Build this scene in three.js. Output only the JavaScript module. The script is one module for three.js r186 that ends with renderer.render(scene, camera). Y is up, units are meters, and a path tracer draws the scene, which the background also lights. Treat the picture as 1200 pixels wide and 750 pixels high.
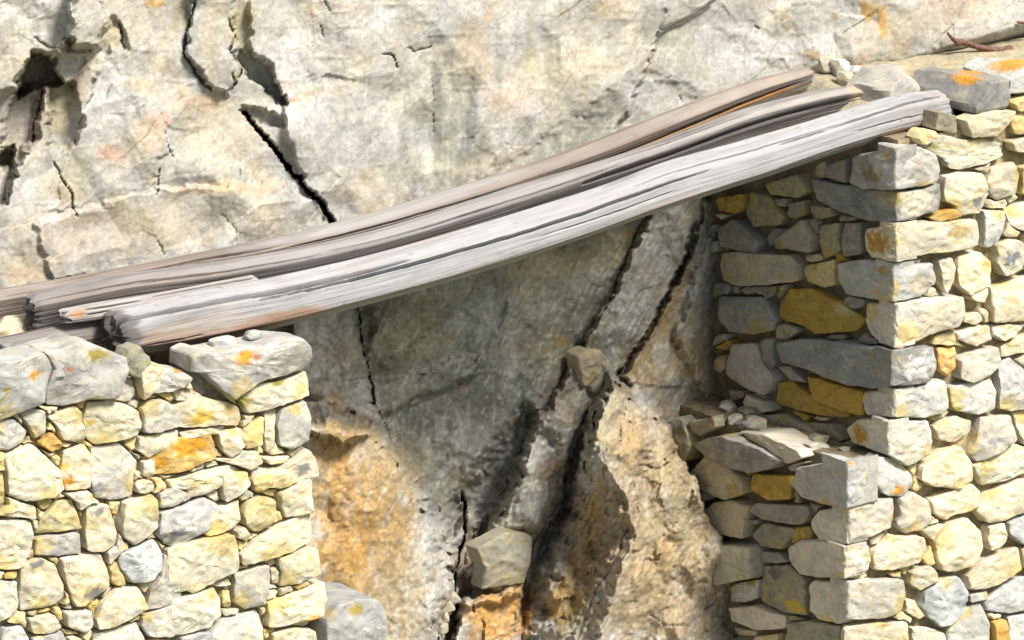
import * as THREE from 'three';
import { mergeGeometries, toCreasedNormals } from 'three/addons/utils/BufferGeometryUtils.js';

// ---------------------------------------------------------------- camera, sky, sun, exposure
// World: x runs along the masonry (to the right), y up, z out of the cliff. The masonry front stands at z = 0.
const scene = new THREE.Scene();
const YAW = 36 * Math.PI / 180, PITCH = 14.5 * Math.PI / 180, DIST = 32, MPP = 0.006, FOCAL = DIST / MPP;
const FWD = new THREE.Vector3(Math.sin(YAW) * Math.cos(PITCH), -Math.sin(PITCH), -Math.cos(YAW) * Math.cos(PITCH));
const RGT = new THREE.Vector3(Math.cos(YAW), 0, Math.sin(YAW));
const UPV = new THREE.Vector3().crossVectors(RGT, FWD);
const CAM = FWD.clone().multiplyScalar(-DIST);
const camera = new THREE.PerspectiveCamera(2 * Math.atan(375 / FOCAL) * 180 / Math.PI, 1.6, 0.5, 3000);
camera.position.copy(CAM);
camera.lookAt(0, 0, 0);
camera.updateMatrixWorld();
const renderer = new THREE.WebGLRenderer({ antialias: true });
renderer.toneMapping = THREE.LinearToneMapping;
renderer.toneMappingExposure = 1.62;
renderer.shadowMap.enabled = true;
{ // hazy bright mountain sky, the same all round apart from the glow about the sun
  const W = 256, H = 128, d = new Float32Array(W * H * 4);
  const sunDir = sunDirection();
  for (let j = 0; j < H; j++) for (let i = 0; i < W; i++) {
    const v = (j + 0.5) / H, el = (v - 0.5) * Math.PI, az = ((i + 0.5) / W - 0.5) * 2 * Math.PI;
    const dir = [Math.cos(el) * Math.cos(az), Math.sin(el), Math.cos(el) * Math.sin(az)];
    const dt = Math.max(0, dir[0] * sunDir.x + dir[1] * sunDir.y + dir[2] * sunDir.z);
    const k = Math.pow(Math.max(0, Math.sin(el)), 0.55), glow = 0.5 * Math.pow(dt, 10);
    const o = (j * W + i) * 4;
    d[o] = (0.45 - 0.16 * k) + glow; d[o + 1] = (0.46 - 0.13 * k) + glow * 0.95; d[o + 2] = (0.475 - 0.07 * k) + glow * 0.85; d[o + 3] = 1;
  }
  const t = new THREE.DataTexture(d, W, H, THREE.RGBAFormat, THREE.FloatType);
  t.mapping = THREE.EquirectangularReflectionMapping; t.magFilter = THREE.LinearFilter; t.minFilter = THREE.LinearFilter; t.needsUpdate = true;
  scene.background = t; scene.environment = t;
}
function sunDirection() { const el = 50 * Math.PI / 180, az = 12 * Math.PI / 180; return new THREE.Vector3(Math.sin(az) * Math.cos(el), Math.sin(el), Math.cos(az) * Math.cos(el)); }
const sun = new THREE.DirectionalLight(new THREE.Color().setRGB(1, 0.95, 0.875), 4.6);
sun.position.copy(sunDirection().multiplyScalar(60));
sun.castShadow = true; sun.shadow.radius = 30; sun.shadow.mapSize.set(4096, 4096);
Object.assign(sun.shadow.camera, { left: -9, right: 9, top: 9, bottom: -9, near: 1, far: 140 });
scene.add(sun, sun.target);

// ---------------------------------------------------------------- helpers
let seed = 20240611;
const rnd = () => { seed = (seed + 0x6D2B79F5) | 0; let t = Math.imul(seed ^ (seed >>> 15), 1 | seed); t = (t + Math.imul(t ^ (t >>> 7), 61 | t)) ^ t; return ((t ^ (t >>> 14)) >>> 0) / 4294967296; };
const rr = (a, b) => a + (b - a) * rnd();
const PERM = new Uint8Array(512);
{ const p = [...Array(256).keys()]; for (let i = 255; i > 0; i--) { const j = Math.floor(rnd() * (i + 1)); [p[i], p[j]] = [p[j], p[i]]; } for (let i = 0; i < 512; i++) PERM[i] = p[i & 255]; }
const G3 = [[1, 1, 0], [-1, 1, 0], [1, -1, 0], [-1, -1, 0], [1, 0, 1], [-1, 0, 1], [1, 0, -1], [-1, 0, -1], [0, 1, 1], [0, -1, 1], [0, 1, -1], [0, -1, -1], [1, 1, 0], [-1, 1, 0], [0, -1, 1], [0, -1, -1]];
function noise(x, y, z = 0) { // gradient noise, about -1..1
  const X = Math.floor(x), Y = Math.floor(y), Z = Math.floor(z); x -= X; y -= Y; z -= Z;
  const u = x * x * x * (x * (x * 6 - 15) + 10), v = y * y * y * (y * (y * 6 - 15) + 10), w = z * z * z * (z * (z * 6 - 15) + 10);
  const h = (i, j, k) => { const g = G3[PERM[PERM[PERM[(X + i) & 255] + ((Y + j) & 255)] + ((Z + k) & 255)] & 15]; return g[0] * (x - i) + g[1] * (y - j) + g[2] * (z - k); };
  const L = (a, b, t) => a + t * (b - a);
  return L(L(L(h(0, 0, 0), h(1, 0, 0), u), L(h(0, 1, 0), h(1, 1, 0), u), v), L(L(h(0, 0, 1), h(1, 0, 1), u), L(h(0, 1, 1), h(1, 1, 1), u), v), w);
}
const fbm = (x, y, z, o) => { let s = 0, a = 0.5; for (let i = 0; i < o; i++) { s += a * noise(x, y, z); x *= 2.03; y *= 2.03; z *= 2.03; a *= 0.5; } return s; };
const clamp = (x, a = 0, b = 1) => x < a ? a : x > b ? b : x;
const sstep = (a, b, x) => { const t = clamp((x - a) / (b - a)); return t * t * (3 - 2 * t); };
const mix = (a, b, t) => a + (b - a) * t;
const mix3 = (c, d, t) => { c[0] += (d[0] - c[0]) * t; c[1] += (d[1] - c[1]) * t; c[2] += (d[2] - c[2]) * t; };
function worley(x, y) { // nearest cell: [its id hash 0..255, dx, dy, gap to the second]
  const X = Math.floor(x), Y = Math.floor(y); let b1 = 9, b2 = 9, id = 0, bx = 0, by = 0;
  for (let j = -1; j <= 1; j++) for (let i = -1; i <= 1; i++) {
    const h = PERM[PERM[(X + i) & 255] + ((Y + j) & 255)], cx = X + i + (h & 15) / 15, cy = Y + j + (h >> 4) / 15, dx = x - cx, dy = y - cy, d = dx * dx + dy * dy;
    if (d < b1) { b2 = b1; b1 = d; id = PERM[h + 7]; bx = dx; by = dy; } else if (d < b2) b2 = d;
  }
  return [id, bx, by, Math.sqrt(b2) - Math.sqrt(b1)];
}
function triN(x, y, k = 0) { // noise joined by flat triangles: continuous, with creases, like broken rock; -1..1
  const s = (x + y) * 0.366, u = x + s, v = y + s, i = Math.floor(u), j = Math.floor(v), fu = u - i, fv = v - j, h = (a, b) => PERM[PERM[(i + a) & 255] + ((j + b + k * 17) & 255)] / 127.5 - 1;
  return fu > fv ? (1 - fu) * h(0, 0) + (fu - fv) * h(1, 0) + fv * h(1, 1) : (1 - fv) * h(0, 0) + (fv - fu) * h(0, 1) + fu * h(1, 1);
}
const facets = (x, y, sl) => { const w = worley(x, y); return sl * (((w[0] & 15) / 7.5 - 1) * w[1] + ((w[0] >> 4) / 7.5 - 1) * w[2]) + sl * 0.35 * (((w[0] * 37) & 255) / 255 - 0.5); };

// photograph coordinates (1200 x 750) -> a point in the place
const dirOf = (px, py) => new THREE.Vector3().copy(FWD).multiplyScalar(FOCAL).addScaledVector(RGT, px - 600).addScaledVector(UPV, 375 - py).normalize();
function atZ(px, py, z) { const d = dirOf(px, py); return d.multiplyScalar((z - CAM.z) / d.z).add(CAM); }
function atX(px, py, x) { const d = dirOf(px, py); return d.multiplyScalar((x - CAM.x) / d.x).add(CAM); }
const XU = atZ(1048, 320, 0).x, XL = atZ(992, 640, 0).x, XE = atZ(367, 520, 0).x;

function sdPoly(P, x, y) { // signed distance, positive inside
  let d = 1e9, s = -1; const n = P.length;
  for (let i = 0, j = n - 2; i < n; j = i, i += 2) {
    const ax = P[i], ay = P[i + 1], bx = P[j], by = P[j + 1], ex = bx - ax, ey = by - ay, wx = x - ax, wy = y - ay;
    const t = clamp((wx * ex + wy * ey) / (ex * ex + ey * ey)), dx = wx - ex * t, dy = wy - ey * t;
    d = Math.min(d, dx * dx + dy * dy);
    if ((ay > y) !== (by > y) && x < ex * (y - ay) / ey + ax) s = -s;
  }
  return s * Math.sqrt(d);
}
function sdLine(P, x, y) { // [distance, 0..1 along]
  let d = 1e9, at = 0; const n = P.length / 2 - 1;
  for (let i = 0; i < n; i++) {
    const ax = P[2 * i], ay = P[2 * i + 1], ex = P[2 * i + 2] - ax, ey = P[2 * i + 3] - ay, wx = x - ax, wy = y - ay;
    const t = clamp((wx * ex + wy * ey) / (ex * ex + ey * ey)), dx = wx - ex * t, dy = wy - ey * t, q = dx * dx + dy * dy;
    if (q < d) { d = q; at = (i + t) / n; }
  }
  return [Math.sqrt(d), at];
}
const bbox = (P, m) => { let a = 1e9, b = -1e9, c = 1e9, d = -1e9; for (let i = 0; i < P.length; i += 2) { a = Math.min(a, P[i]); b = Math.max(b, P[i]); c = Math.min(c, P[i + 1]); d = Math.max(d, P[i + 1]); } return [a - m, b + m, c - m, d + m]; };
const inBox = (B, x, y) => x > B[0] && x < B[1] && y > B[2] && y < B[3];
const pl = (P, x) => { for (let i = 0; i + 3 < P.length; i += 2) if (x <= P[i + 2]) return mix(P[i + 1], P[i + 3], clamp((x - P[i]) / (P[i + 2] - P[i]))); return P[P.length - 1]; };

// ---------------------------------------------------------------- shared textures (grain only)
function tileTexture(n, fn, rx, ry) {
  const d = new Uint8Array(n * n * 4);
  for (let j = 0; j < n; j++) for (let i = 0; i < n; i++) { const v = clamp(fn(i / n, j / n)) * 255, o = (j * n + i) * 4; d[o] = d[o + 1] = d[o + 2] = v; d[o + 3] = 255; }
  const t = new THREE.DataTexture(d, n, n, THREE.RGBAFormat); t.wrapS = t.wrapT = THREE.RepeatWrapping; t.magFilter = THREE.LinearFilter; t.minFilter = THREE.LinearMipmapLinearFilter; t.generateMipmaps = true;
  t.repeat.set(rx, ry); t.needsUpdate = true; return t;
}
const tor = (u, v, f, o, ax = 1) => { // tiling fbm on a torus
  let s = 0, a = 0.5, F = f;
  for (let k = 0; k < o; k++) { const p = noiseT(u * F, v * F * ax, F, F * ax, k); s += a * p; F *= 2; a *= 0.55; }
  return s;
};
function noiseT(x, y, px, py, k) {
  const X = Math.floor(x), Y = Math.floor(y), fx = x - X, fy = y - Y, u = fx * fx * (3 - 2 * fx), v = fy * fy * (3 - 2 * fy);
  const h = (i, j) => PERM[PERM[((X + i) % px) & 255] + (((Y + j) % py + k * 31) & 255)] / 127.5 - 1;
  return mix(mix(h(0, 0), h(1, 0), u), mix(h(0, 1), h(1, 1), u), v);
}
const stoneBump = tileTexture(1024, (u, v) => 0.5 + 0.42 * tor(u, v, 12, 6) - 0.3 * Math.max(0, tor(u + 0.3, v, 48, 3) - 0.25), 1.1, 1.1);
const stoneGrain = tileTexture(1024, (u, v) => 0.86 + 0.2 * tor(u, v, 40, 4) + 0.14 * tor(u, v + 0.4, 8, 4) - 0.9 * Math.max(0, tor(u, v, 90, 2) - 0.3), 0.9, 0.9);
const woodBump = tileTexture(1024, (u, v) => 0.55 + 0.25 * tor(u, v, 4, 4, 32) - 1.2 * Math.max(0, tor(u + 0.5, v, 3, 2, 40) - 0.42), 0.6, 0.9);
const woodGrain = tileTexture(1024, (u, v) => 0.88 + 0.05 * tor(u, v, 4, 4, 32) - 0.5 * Math.max(0, tor(u + 0.5, v, 3, 2, 40) - 0.55) + 0.14 * tor(u, v, 10, 5, 3), 0.55, 0.9);
const M = {
  stone: new THREE.MeshStandardMaterial({ name: 'stone', vertexColors: true, map: stoneGrain, bumpMap: stoneBump, bumpScale: 0.011, roughness: 0.93 }),
  rock: new THREE.MeshStandardMaterial({ name: 'cliff rock', vertexColors: true, map: stoneGrain, bumpMap: stoneBump, bumpScale: 0.006, roughness: 0.9, side: THREE.DoubleSide }),
  wood: new THREE.MeshStandardMaterial({ name: 'weathered wood', vertexColors: true, map: woodGrain, bumpMap: woodBump, bumpScale: 0.008, roughness: 0.85 }),
  earth: new THREE.MeshStandardMaterial({ name: 'rubble and earth', vertexColors: true, map: stoneGrain, bumpMap: stoneBump, bumpScale: 0.03, roughness: 0.97 }),
  grass: new THREE.MeshStandardMaterial({ name: 'valley scrub', color: new THREE.Color().setRGB(0.11, 0.12, 0.055), roughness: 1 }),
};
const taken = {};
const numbered = (n) => { const k = taken[n] = (taken[n] ?? -1) + 1; return k ? n + '_' + String(k).padStart(3, '0') : n; };
function mesh(name, geo, mat, parent = scene) { const m = new THREE.Mesh(geo, mat); m.name = parent === scene ? numbered(name) : name; m.castShadow = m.receiveShadow = true; parent.add(m); return m; }
function tag(o, label, category, group) { o.userData.label = label; o.userData.category = category; if (group) o.userData.group = group; return o; }
function geoFrom(pos, col, uv, idx) {
  const g = new THREE.BufferGeometry();
  g.setAttribute('position', new THREE.Float32BufferAttribute(pos, 3)); g.setAttribute('color', new THREE.Float32BufferAttribute(col, 3)); g.setAttribute('uv', new THREE.Float32BufferAttribute(uv, 2));
  g.setIndex(idx); g.computeVertexNormals(); return g;
}

// ---------------------------------------------------------------- ground and cliff
const ZB = -2.1;                                                   // the cliff's mean plane
const LOGY = [-3000, 372, 0, 372, 150, 350, 420, 300, 600, 245, 800, 180, 1000, 118, 1200, 60, 4000, 60];
// raised or sunk plates of rock: outline, height (m), edge width (photo px), tilt in x and y (m per px)
const PLATES = [
  [[296, -60, 292, 58, 312, 72, 336, 118, 332, 148, 352, 205, 392, 268, 700, 200, 760, 78, 800, -60], 0.10, 3, 0, 0],          // big pale face right of the crack
  [[232, -60, 218, 62, 250, 105, 268, 110, 281, 78, 274, 30, 272, -60], 0.09, 2, 0.0006, 0],                                   // hanging wedge
  [[272, 62, 296, 60, 312, 76, 336, 120, 322, 116, 296, 92, 280, 78], -0.1, 3, 0, -0.001],
  [[284, 122, 300, 128, 318, 132, 334, 148, 326, 150, 300, 146, 288, 140], -0.10, 2, 0, 0],
  [[-60, -60, 84, -60, 88, 20, 78, 48, 70, 64, 38, 62, 20, 92, 8, 130, 0, 178, -60, 190], 0.30, 4, 0, 0],
  [[82, -20, 116, -20, 124, 30, 112, 60, 102, 58, 78, 46, 84, 18], 0.30, 4, 0, 0],
  [[112, 60, 124, 25, 136, 18, 148, 45, 150, 62, 130, 55, 122, 66], -0.05, 3, 0, 0],
  [[18, 108, 26, 84, 38, 62, 62, 66, 70, 98, 52, 98, 40, 102, 22, 116], -0.42, 4, 0, 0],                                      // dark hole
  [[62, 64, 78, 56, 100, 66, 86, 98, 72, 98], 0.06, 2, -0.001, 0],
  [[98, 72, 116, 80, 106, 112, 94, 142, 82, 120, 88, 96], 0.05, 2, 0.002, 0],
  [[0, 108, 50, 98, 46, 130, 40, 160, 20, 190, -20, 200, -30, 130], -0.22, 8, 0, 0],
  [[-30, 182, 14, 176, 16, 196, 8, 238, -30, 245], -0.3, 4, 0, 0],
  [[58, 100, 84, 100, 100, 150, 72, 178, 58, 170], -0.14, 5, 0.001, 0],
  [[180, 222, 330, 214, 372, 235, 392, 268, 300, 305, 150, 320, 60, 330, 40, 262, 110, 240], 0.05, 4, 0, 0],
  [[186, 140, 206, 176, 186, 186, 178, 222, 60, 250, 96, 130, 150, 90], 0.03, 3, 0, 0],
  [[560, 212, 620, 175, 690, 130, 757, 78, 775, 92, 850, 128, 850, 190, 640, 250], -0.045, 10, 0, 0],                                     // sunk face below the slanting step
  [[860, 40, 905, 20, 990, -40, 1300, -60, 1300, 50, 1080, 62, 980, 80, 900, 70], 0.05, 16, 0, 0],
  // inside the gap
  [[280, 478, 372, 484, 420, 494, 452, 508, 478, 545, 500, 598, 516, 640, 524, 690, 512, 830, 280, 830], 1.15, 18, 0, 0],     // orange-stained slab
  [[380, 330, 420, 345, 424, 410, 436, 468, 455, 506, 400, 520, 340, 500, 340, 330], 0.22, 3, 0, 0],
  [[340, 445, 480, 446, 520, 424, 566, 418, 560, 440, 500, 462, 420, 500], 0.09, 4, 0, 0],                                      // slanting ledge
  [[440, 300, 560, 265, 640, 240, 560, 330, 470, 420, 430, 430], 0.08, 8, 0.0003, 0],
  [[532, 590, 585, 520, 616, 480, 622, 500, 600, 560, 560, 640, 536, 690, 528, 640], -0.3, 14, 0, 0],                        // deep cleft
  [[775, 230, 826, 230, 806, 292, 764, 382, 722, 440, 690, 490, 668, 540, 660, 590, 628, 655, 614, 700, 540, 712, 556, 642, 596, 574, 618, 505, 646, 474, 684, 398, 726, 328], 0.26, 3, 0.0008, 0], // leaning rib
  [[622, 500, 650, 476, 676, 500, 672, 560, 640, 620, 600, 630, 572, 640, 590, 590], 0.22, 12, 0, 0],
  [[630, 505, 655, 520, 668, 560, 640, 570], -0.1, 10, 0, 0],
  [[524, 640, 548, 600, 560, 602, 552, 660, 540, 700, 524, 706], 0.3, 5, 0, 0],
  [[540, 706, 560, 698, 612, 686, 616, 830, 510, 830], 0.62, 5, 0, 0],                                                        // orange block
  [[826, 230, 812, 290, 768, 380, 726, 440, 745, 468, 790, 530, 890, 560, 890, 230], 0.3, 5, -0.001, 0],
  [[842, 250, 822, 300, 806, 350, 790, 400, 830, 470, 890, 500, 890, 240], 0.12, 6, 0, 0],
];
for (const p of PLATES) p.box = bbox(p[0], p[2] * 2 + 14);
// open cracks: line, half width at start and end (px), depth (m)
const CRACKS = [
  [[283, 128, 292, 142, 312, 162, 330, 186, 344, 206, 352, 212, 366, 228, 376, 238, 390, 262, 396, 280], 3.8, 3.8, 0.4],
  [[230, -20, 228, 8, 224, 20, 219, 40, 215, 63, 234, 94, 249, 106], 1.8, 0.9, 0.14],
  [[269, 22, 275, 42, 268, 60, 278, 72, 281, 84, 275, 100, 265, 110], 1.2, 1.4, 0.12],
  [[84, 0, 88, 16], 1, 0.6, 0.06], [[117, 0, 124, 14, 122, 30], 1.2, 0.8, 0.08], [[140, 24, 142, 50, 148, 60], 1.6, 0.8, 0.1],
  [[62, 188, 72, 208, 82, 226, 84, 240, 92, 256], 1.2, 1.0, 0.1], [[50, 100, 48, 118, 40, 150, 38, 168], 2.2, 1, 0.15],
  [[194, 152, 196, 172, 206, 188], 0.9, 0.8, 0.05], [[186, 196, 184, 230], 1.3, 0.8, 0.06], [[280, 185, 282, 214], 0.8, 0.6, 0.04],
  [[448, 64, 460, 65, 466, 79], 0.8, 1.6, 0.08], [[476, 54, 484, 61, 506, 55], 1, 0.6, 0.05], [[502, 78, 508, 110, 508, 160], 0.8, 0.4, 0.03],
  [[374, 28, 380, 44], 0.8, 0.5, 0.04], [[378, -4, 388, 14], 0.8, 0.5, 0.04], [[40, 44, 58, 56, 72, 58], 0.9, 1.2, 0.07], [[24, 40, 42, 56], 0.7, 0.5, 0.03],
  [[185, 282, 194, 300], 1, 0.8, 0.04],
  [[260, 250, 276, 268, 278, 290], 0.8, 0.5, 0.03], [[590, 168, 600, 176], 1, 0.7, 0.03], [[884, 30, 892, 36], 1.2, 1, 0.05], [[795, 112, 800, 122], 1, 1, 0.04],
  [[418, 350, 421, 372, 424, 410, 434, 446, 440, 476, 448, 492, 457, 506], 1.7, 1.1, 0.16],
  [[772, 238, 752, 262, 726, 322, 712, 356, 694, 388, 676, 410, 652, 454, 636, 480, 618, 486, 616, 508], 0.8, 1.6, 0.09],
  [[816, 284, 800, 310, 784, 340, 762, 382, 742, 414, 728, 432, 718, 450, 700, 468, 684, 490, 672, 516, 664, 548, 662, 590], 1, 3.2, 0.14],
  [[508, 602, 518, 630], 1.8, 1.4, 0.12], [[571, 596, 572, 630], 1.6, 1, 0.12], [[535, 702, 552, 690, 554, 718], 1.4, 1.2, 0.1], [[566, 726, 566, 760], 1.4, 1.4, 0.08],
  [[540, 575, 546, 612, 534, 660, 532, 700], 2.2, 2, 0.25], [[612, 690, 616, 660, 626, 640, 640, 612, 655, 590], 1.4, 1, 0.12],
  [[734, 476, 730, 494, 724, 520], 0.9, 0.8, 0.06], [[740, 490, 734, 516], 0.8, 0.6, 0.05], [[726, 440, 738, 452, 732, 480], 1.2, 1, 0.08], [[712, 520, 706, 552, 714, 578], 1, 0.8, 0.05],
  [[748, 544, 772, 550, 790, 540], 0.9, 1.2, 0.06], [[822, 716, 840, 704, 838, 690], 1, 1, 0.05], [[760, 720, 780, 732, 800, 734], 1, 0.7, 0.04], [[742, 560, 748, 590, 746, 610], 1, 0.6, 0.05],
  [[736, 612, 724, 650, 700, 690, 684, 730], 1.2, 1.4, 0.06], [[690, 580, 664, 620, 640, 650, 622, 690], 1.4, 0.8, 0.05], [[514, 704, 522, 724, 514, 750], 1.6, 1.6, 0.1], [[524, 722, 540, 706], 1.2, 1.2, 0.08],
];
for (const c of CRACKS) c.box = bbox(c[0], 14);
const BOULDER = [716, 440, 745, 466, 772, 488, 792, 532, 814, 556, 856, 640, 880, 760, 880, 900, 590, 900, 612, 700, 630, 660, 662, 606, 676, 560, 690, 500];
function cliffH(x, y) { // how far the rock stands out of the plane z = ZB
  const far = Math.max(0, -x - 60, x - 1260, -y - 60, y - 810);
  const wx = x + 6 * noise(x / 22, y / 22, 3) + 2.6 * noise(x / 7, y / 7, 9) + facets(x / 12, y / 12, 3), wy = y + 6 * noise(x / 22, y / 22, 13) + 2.6 * noise(x / 7, y / 7, 19) + facets(x / 12 + 50, y / 12, 3);
  // upper face stands forward of the gap's back wall; both lean back a little
  const up = 0.74 + 0.0006 * (clamp(y, -400, 400) - 300) + 0.12 * sstep(860, 1080, x);
  const lo = -0.36 - 0.22 * sstep(800, 850, x) - 0.0001 * (clamp(y, 0, 800) - 400);
  let h = mix(up, lo, sstep(-34, 22, y - pl(LOGY, x)));
  if (far < 60) {
    for (const p of PLATES) if (inBox(p.box, x, y)) { const s = sdPoly(p[0], wx, wy); h += (p[1] + p[3] * (x - p[0][0]) + p[4] * (y - p[0][1])) * sstep(-p[2], p[2], s); }
  }
  // right-hand boulder: a crest with a steep side turned left and a broad face turned forward
  if (x > 580 && x < 900 && y > 420) {
    const cy = clamp(y, 430, 830), crest = pl([430, 718, 446, 715, 490, 699, 540, 706, 580, 733, 630, 742, 680, 724, 740, 706, 830, 690], cy);
    const hc = pl([430, 0.35, 470, 0.7, 520, 0.88, 640, 0.98, 830, 1.1], cy), d = wx - crest, f = 0.1 * triN(wx / 40 + wy / 160, wy / 60, 5) + 0.05 * triN(wx / 16, wy / 30, 6) + facets(wx / 30, wy / 44 + 5, 0.03);
    const b = hc + f * sstep(0, 25, Math.abs(d)) + (d < 0 ? 0.0115 * d + 0.05 * Math.abs(noise((x + 0.45 * y) / 10, y / 80, 221)) : -0.003 * d);
    h = mix(h, b, sstep(-9, 9, sdPoly(BOULDER, wx, wy))); }
  for (const c of CRACKS) if (inBox(c.box, x, y)) { const s = sdLine(c[0], wx * 0.5 + x * 0.5, wy * 0.5 + y * 0.5), w = Math.max(0, mix(c[1], c[2], s[1]) * (0.62 + 0.75 * noise(x / 11, y / 11, 41) + 0.4 * noise(x / 4, y / 4, 43))); if (s[0] < w + 1) h -= (c[3] > 0.15 ? c[3] : c[3] * 0.6) * sstep(w + 0.6, w * 0.2, s[0]) * Math.min(1, 14 * Math.min(s[1] + 0.02, 1.02 - s[1])); }
  const low = sstep(0, 30, y - pl(LOGY, x)), rough = 0.7 + 0.5 * noise(x / 130, y / 130, 5);
  const qx = x + 14 * noise(x / 60, y / 60, 231), qy = y + 14 * noise(x / 60, y / 60, 241);
  h += 0.05 * rough * noise(x / 75, y / 75, 1) + rough * (0.1 * triN(qx / 80 + qy / 300, qy / 105, 1) + 0.05 * triN(qx / 36, qy / 46 + qx / 150, 2) + mix(0.008, 0.016, low) * triN(wx / 15, wy / 20, 3) + mix(0.003, 0.007, low) * triN(wx / 6, wy / 7, 4) + facets(qx / 60 + qy / 150 + 20, qy / 90, 0.014) + facets(wx / 15 + 40, wy / 22 + 9, 0.006));
  if (low > 0) { const u = x * 0.9 + y * 0.45, v = -x * 0.45 + y * 0.9; h += low * (0.03 * noise(u / 16, v / 130, 121) + 0.02 * Math.abs(noise(u / 7, v / 60, 131)) * sstep(560, 640, x) - 0.012 * Math.max(0, noise(u / 4, v / 45, 141) - 0.1)); }
  h += mix(0.004, 0.012, low) * fbm(x / 12, y / 16, 2, 3) + 0.02 * Math.max(0, noise(x / 40, y / 9, 77) - 0.25) * rough;
  if (far > 0) h += Math.min(far / 200, 1) * 0.5 * fbm(x / 400, y / 400, 8, 3);
  h += 1.9 * sstep(800, 900, y) * sstep(4000, 1500, y) + 0.0005 * Math.max(0, y - 900);  // the rock shelf that carries the masonry
  return h;
}
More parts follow.
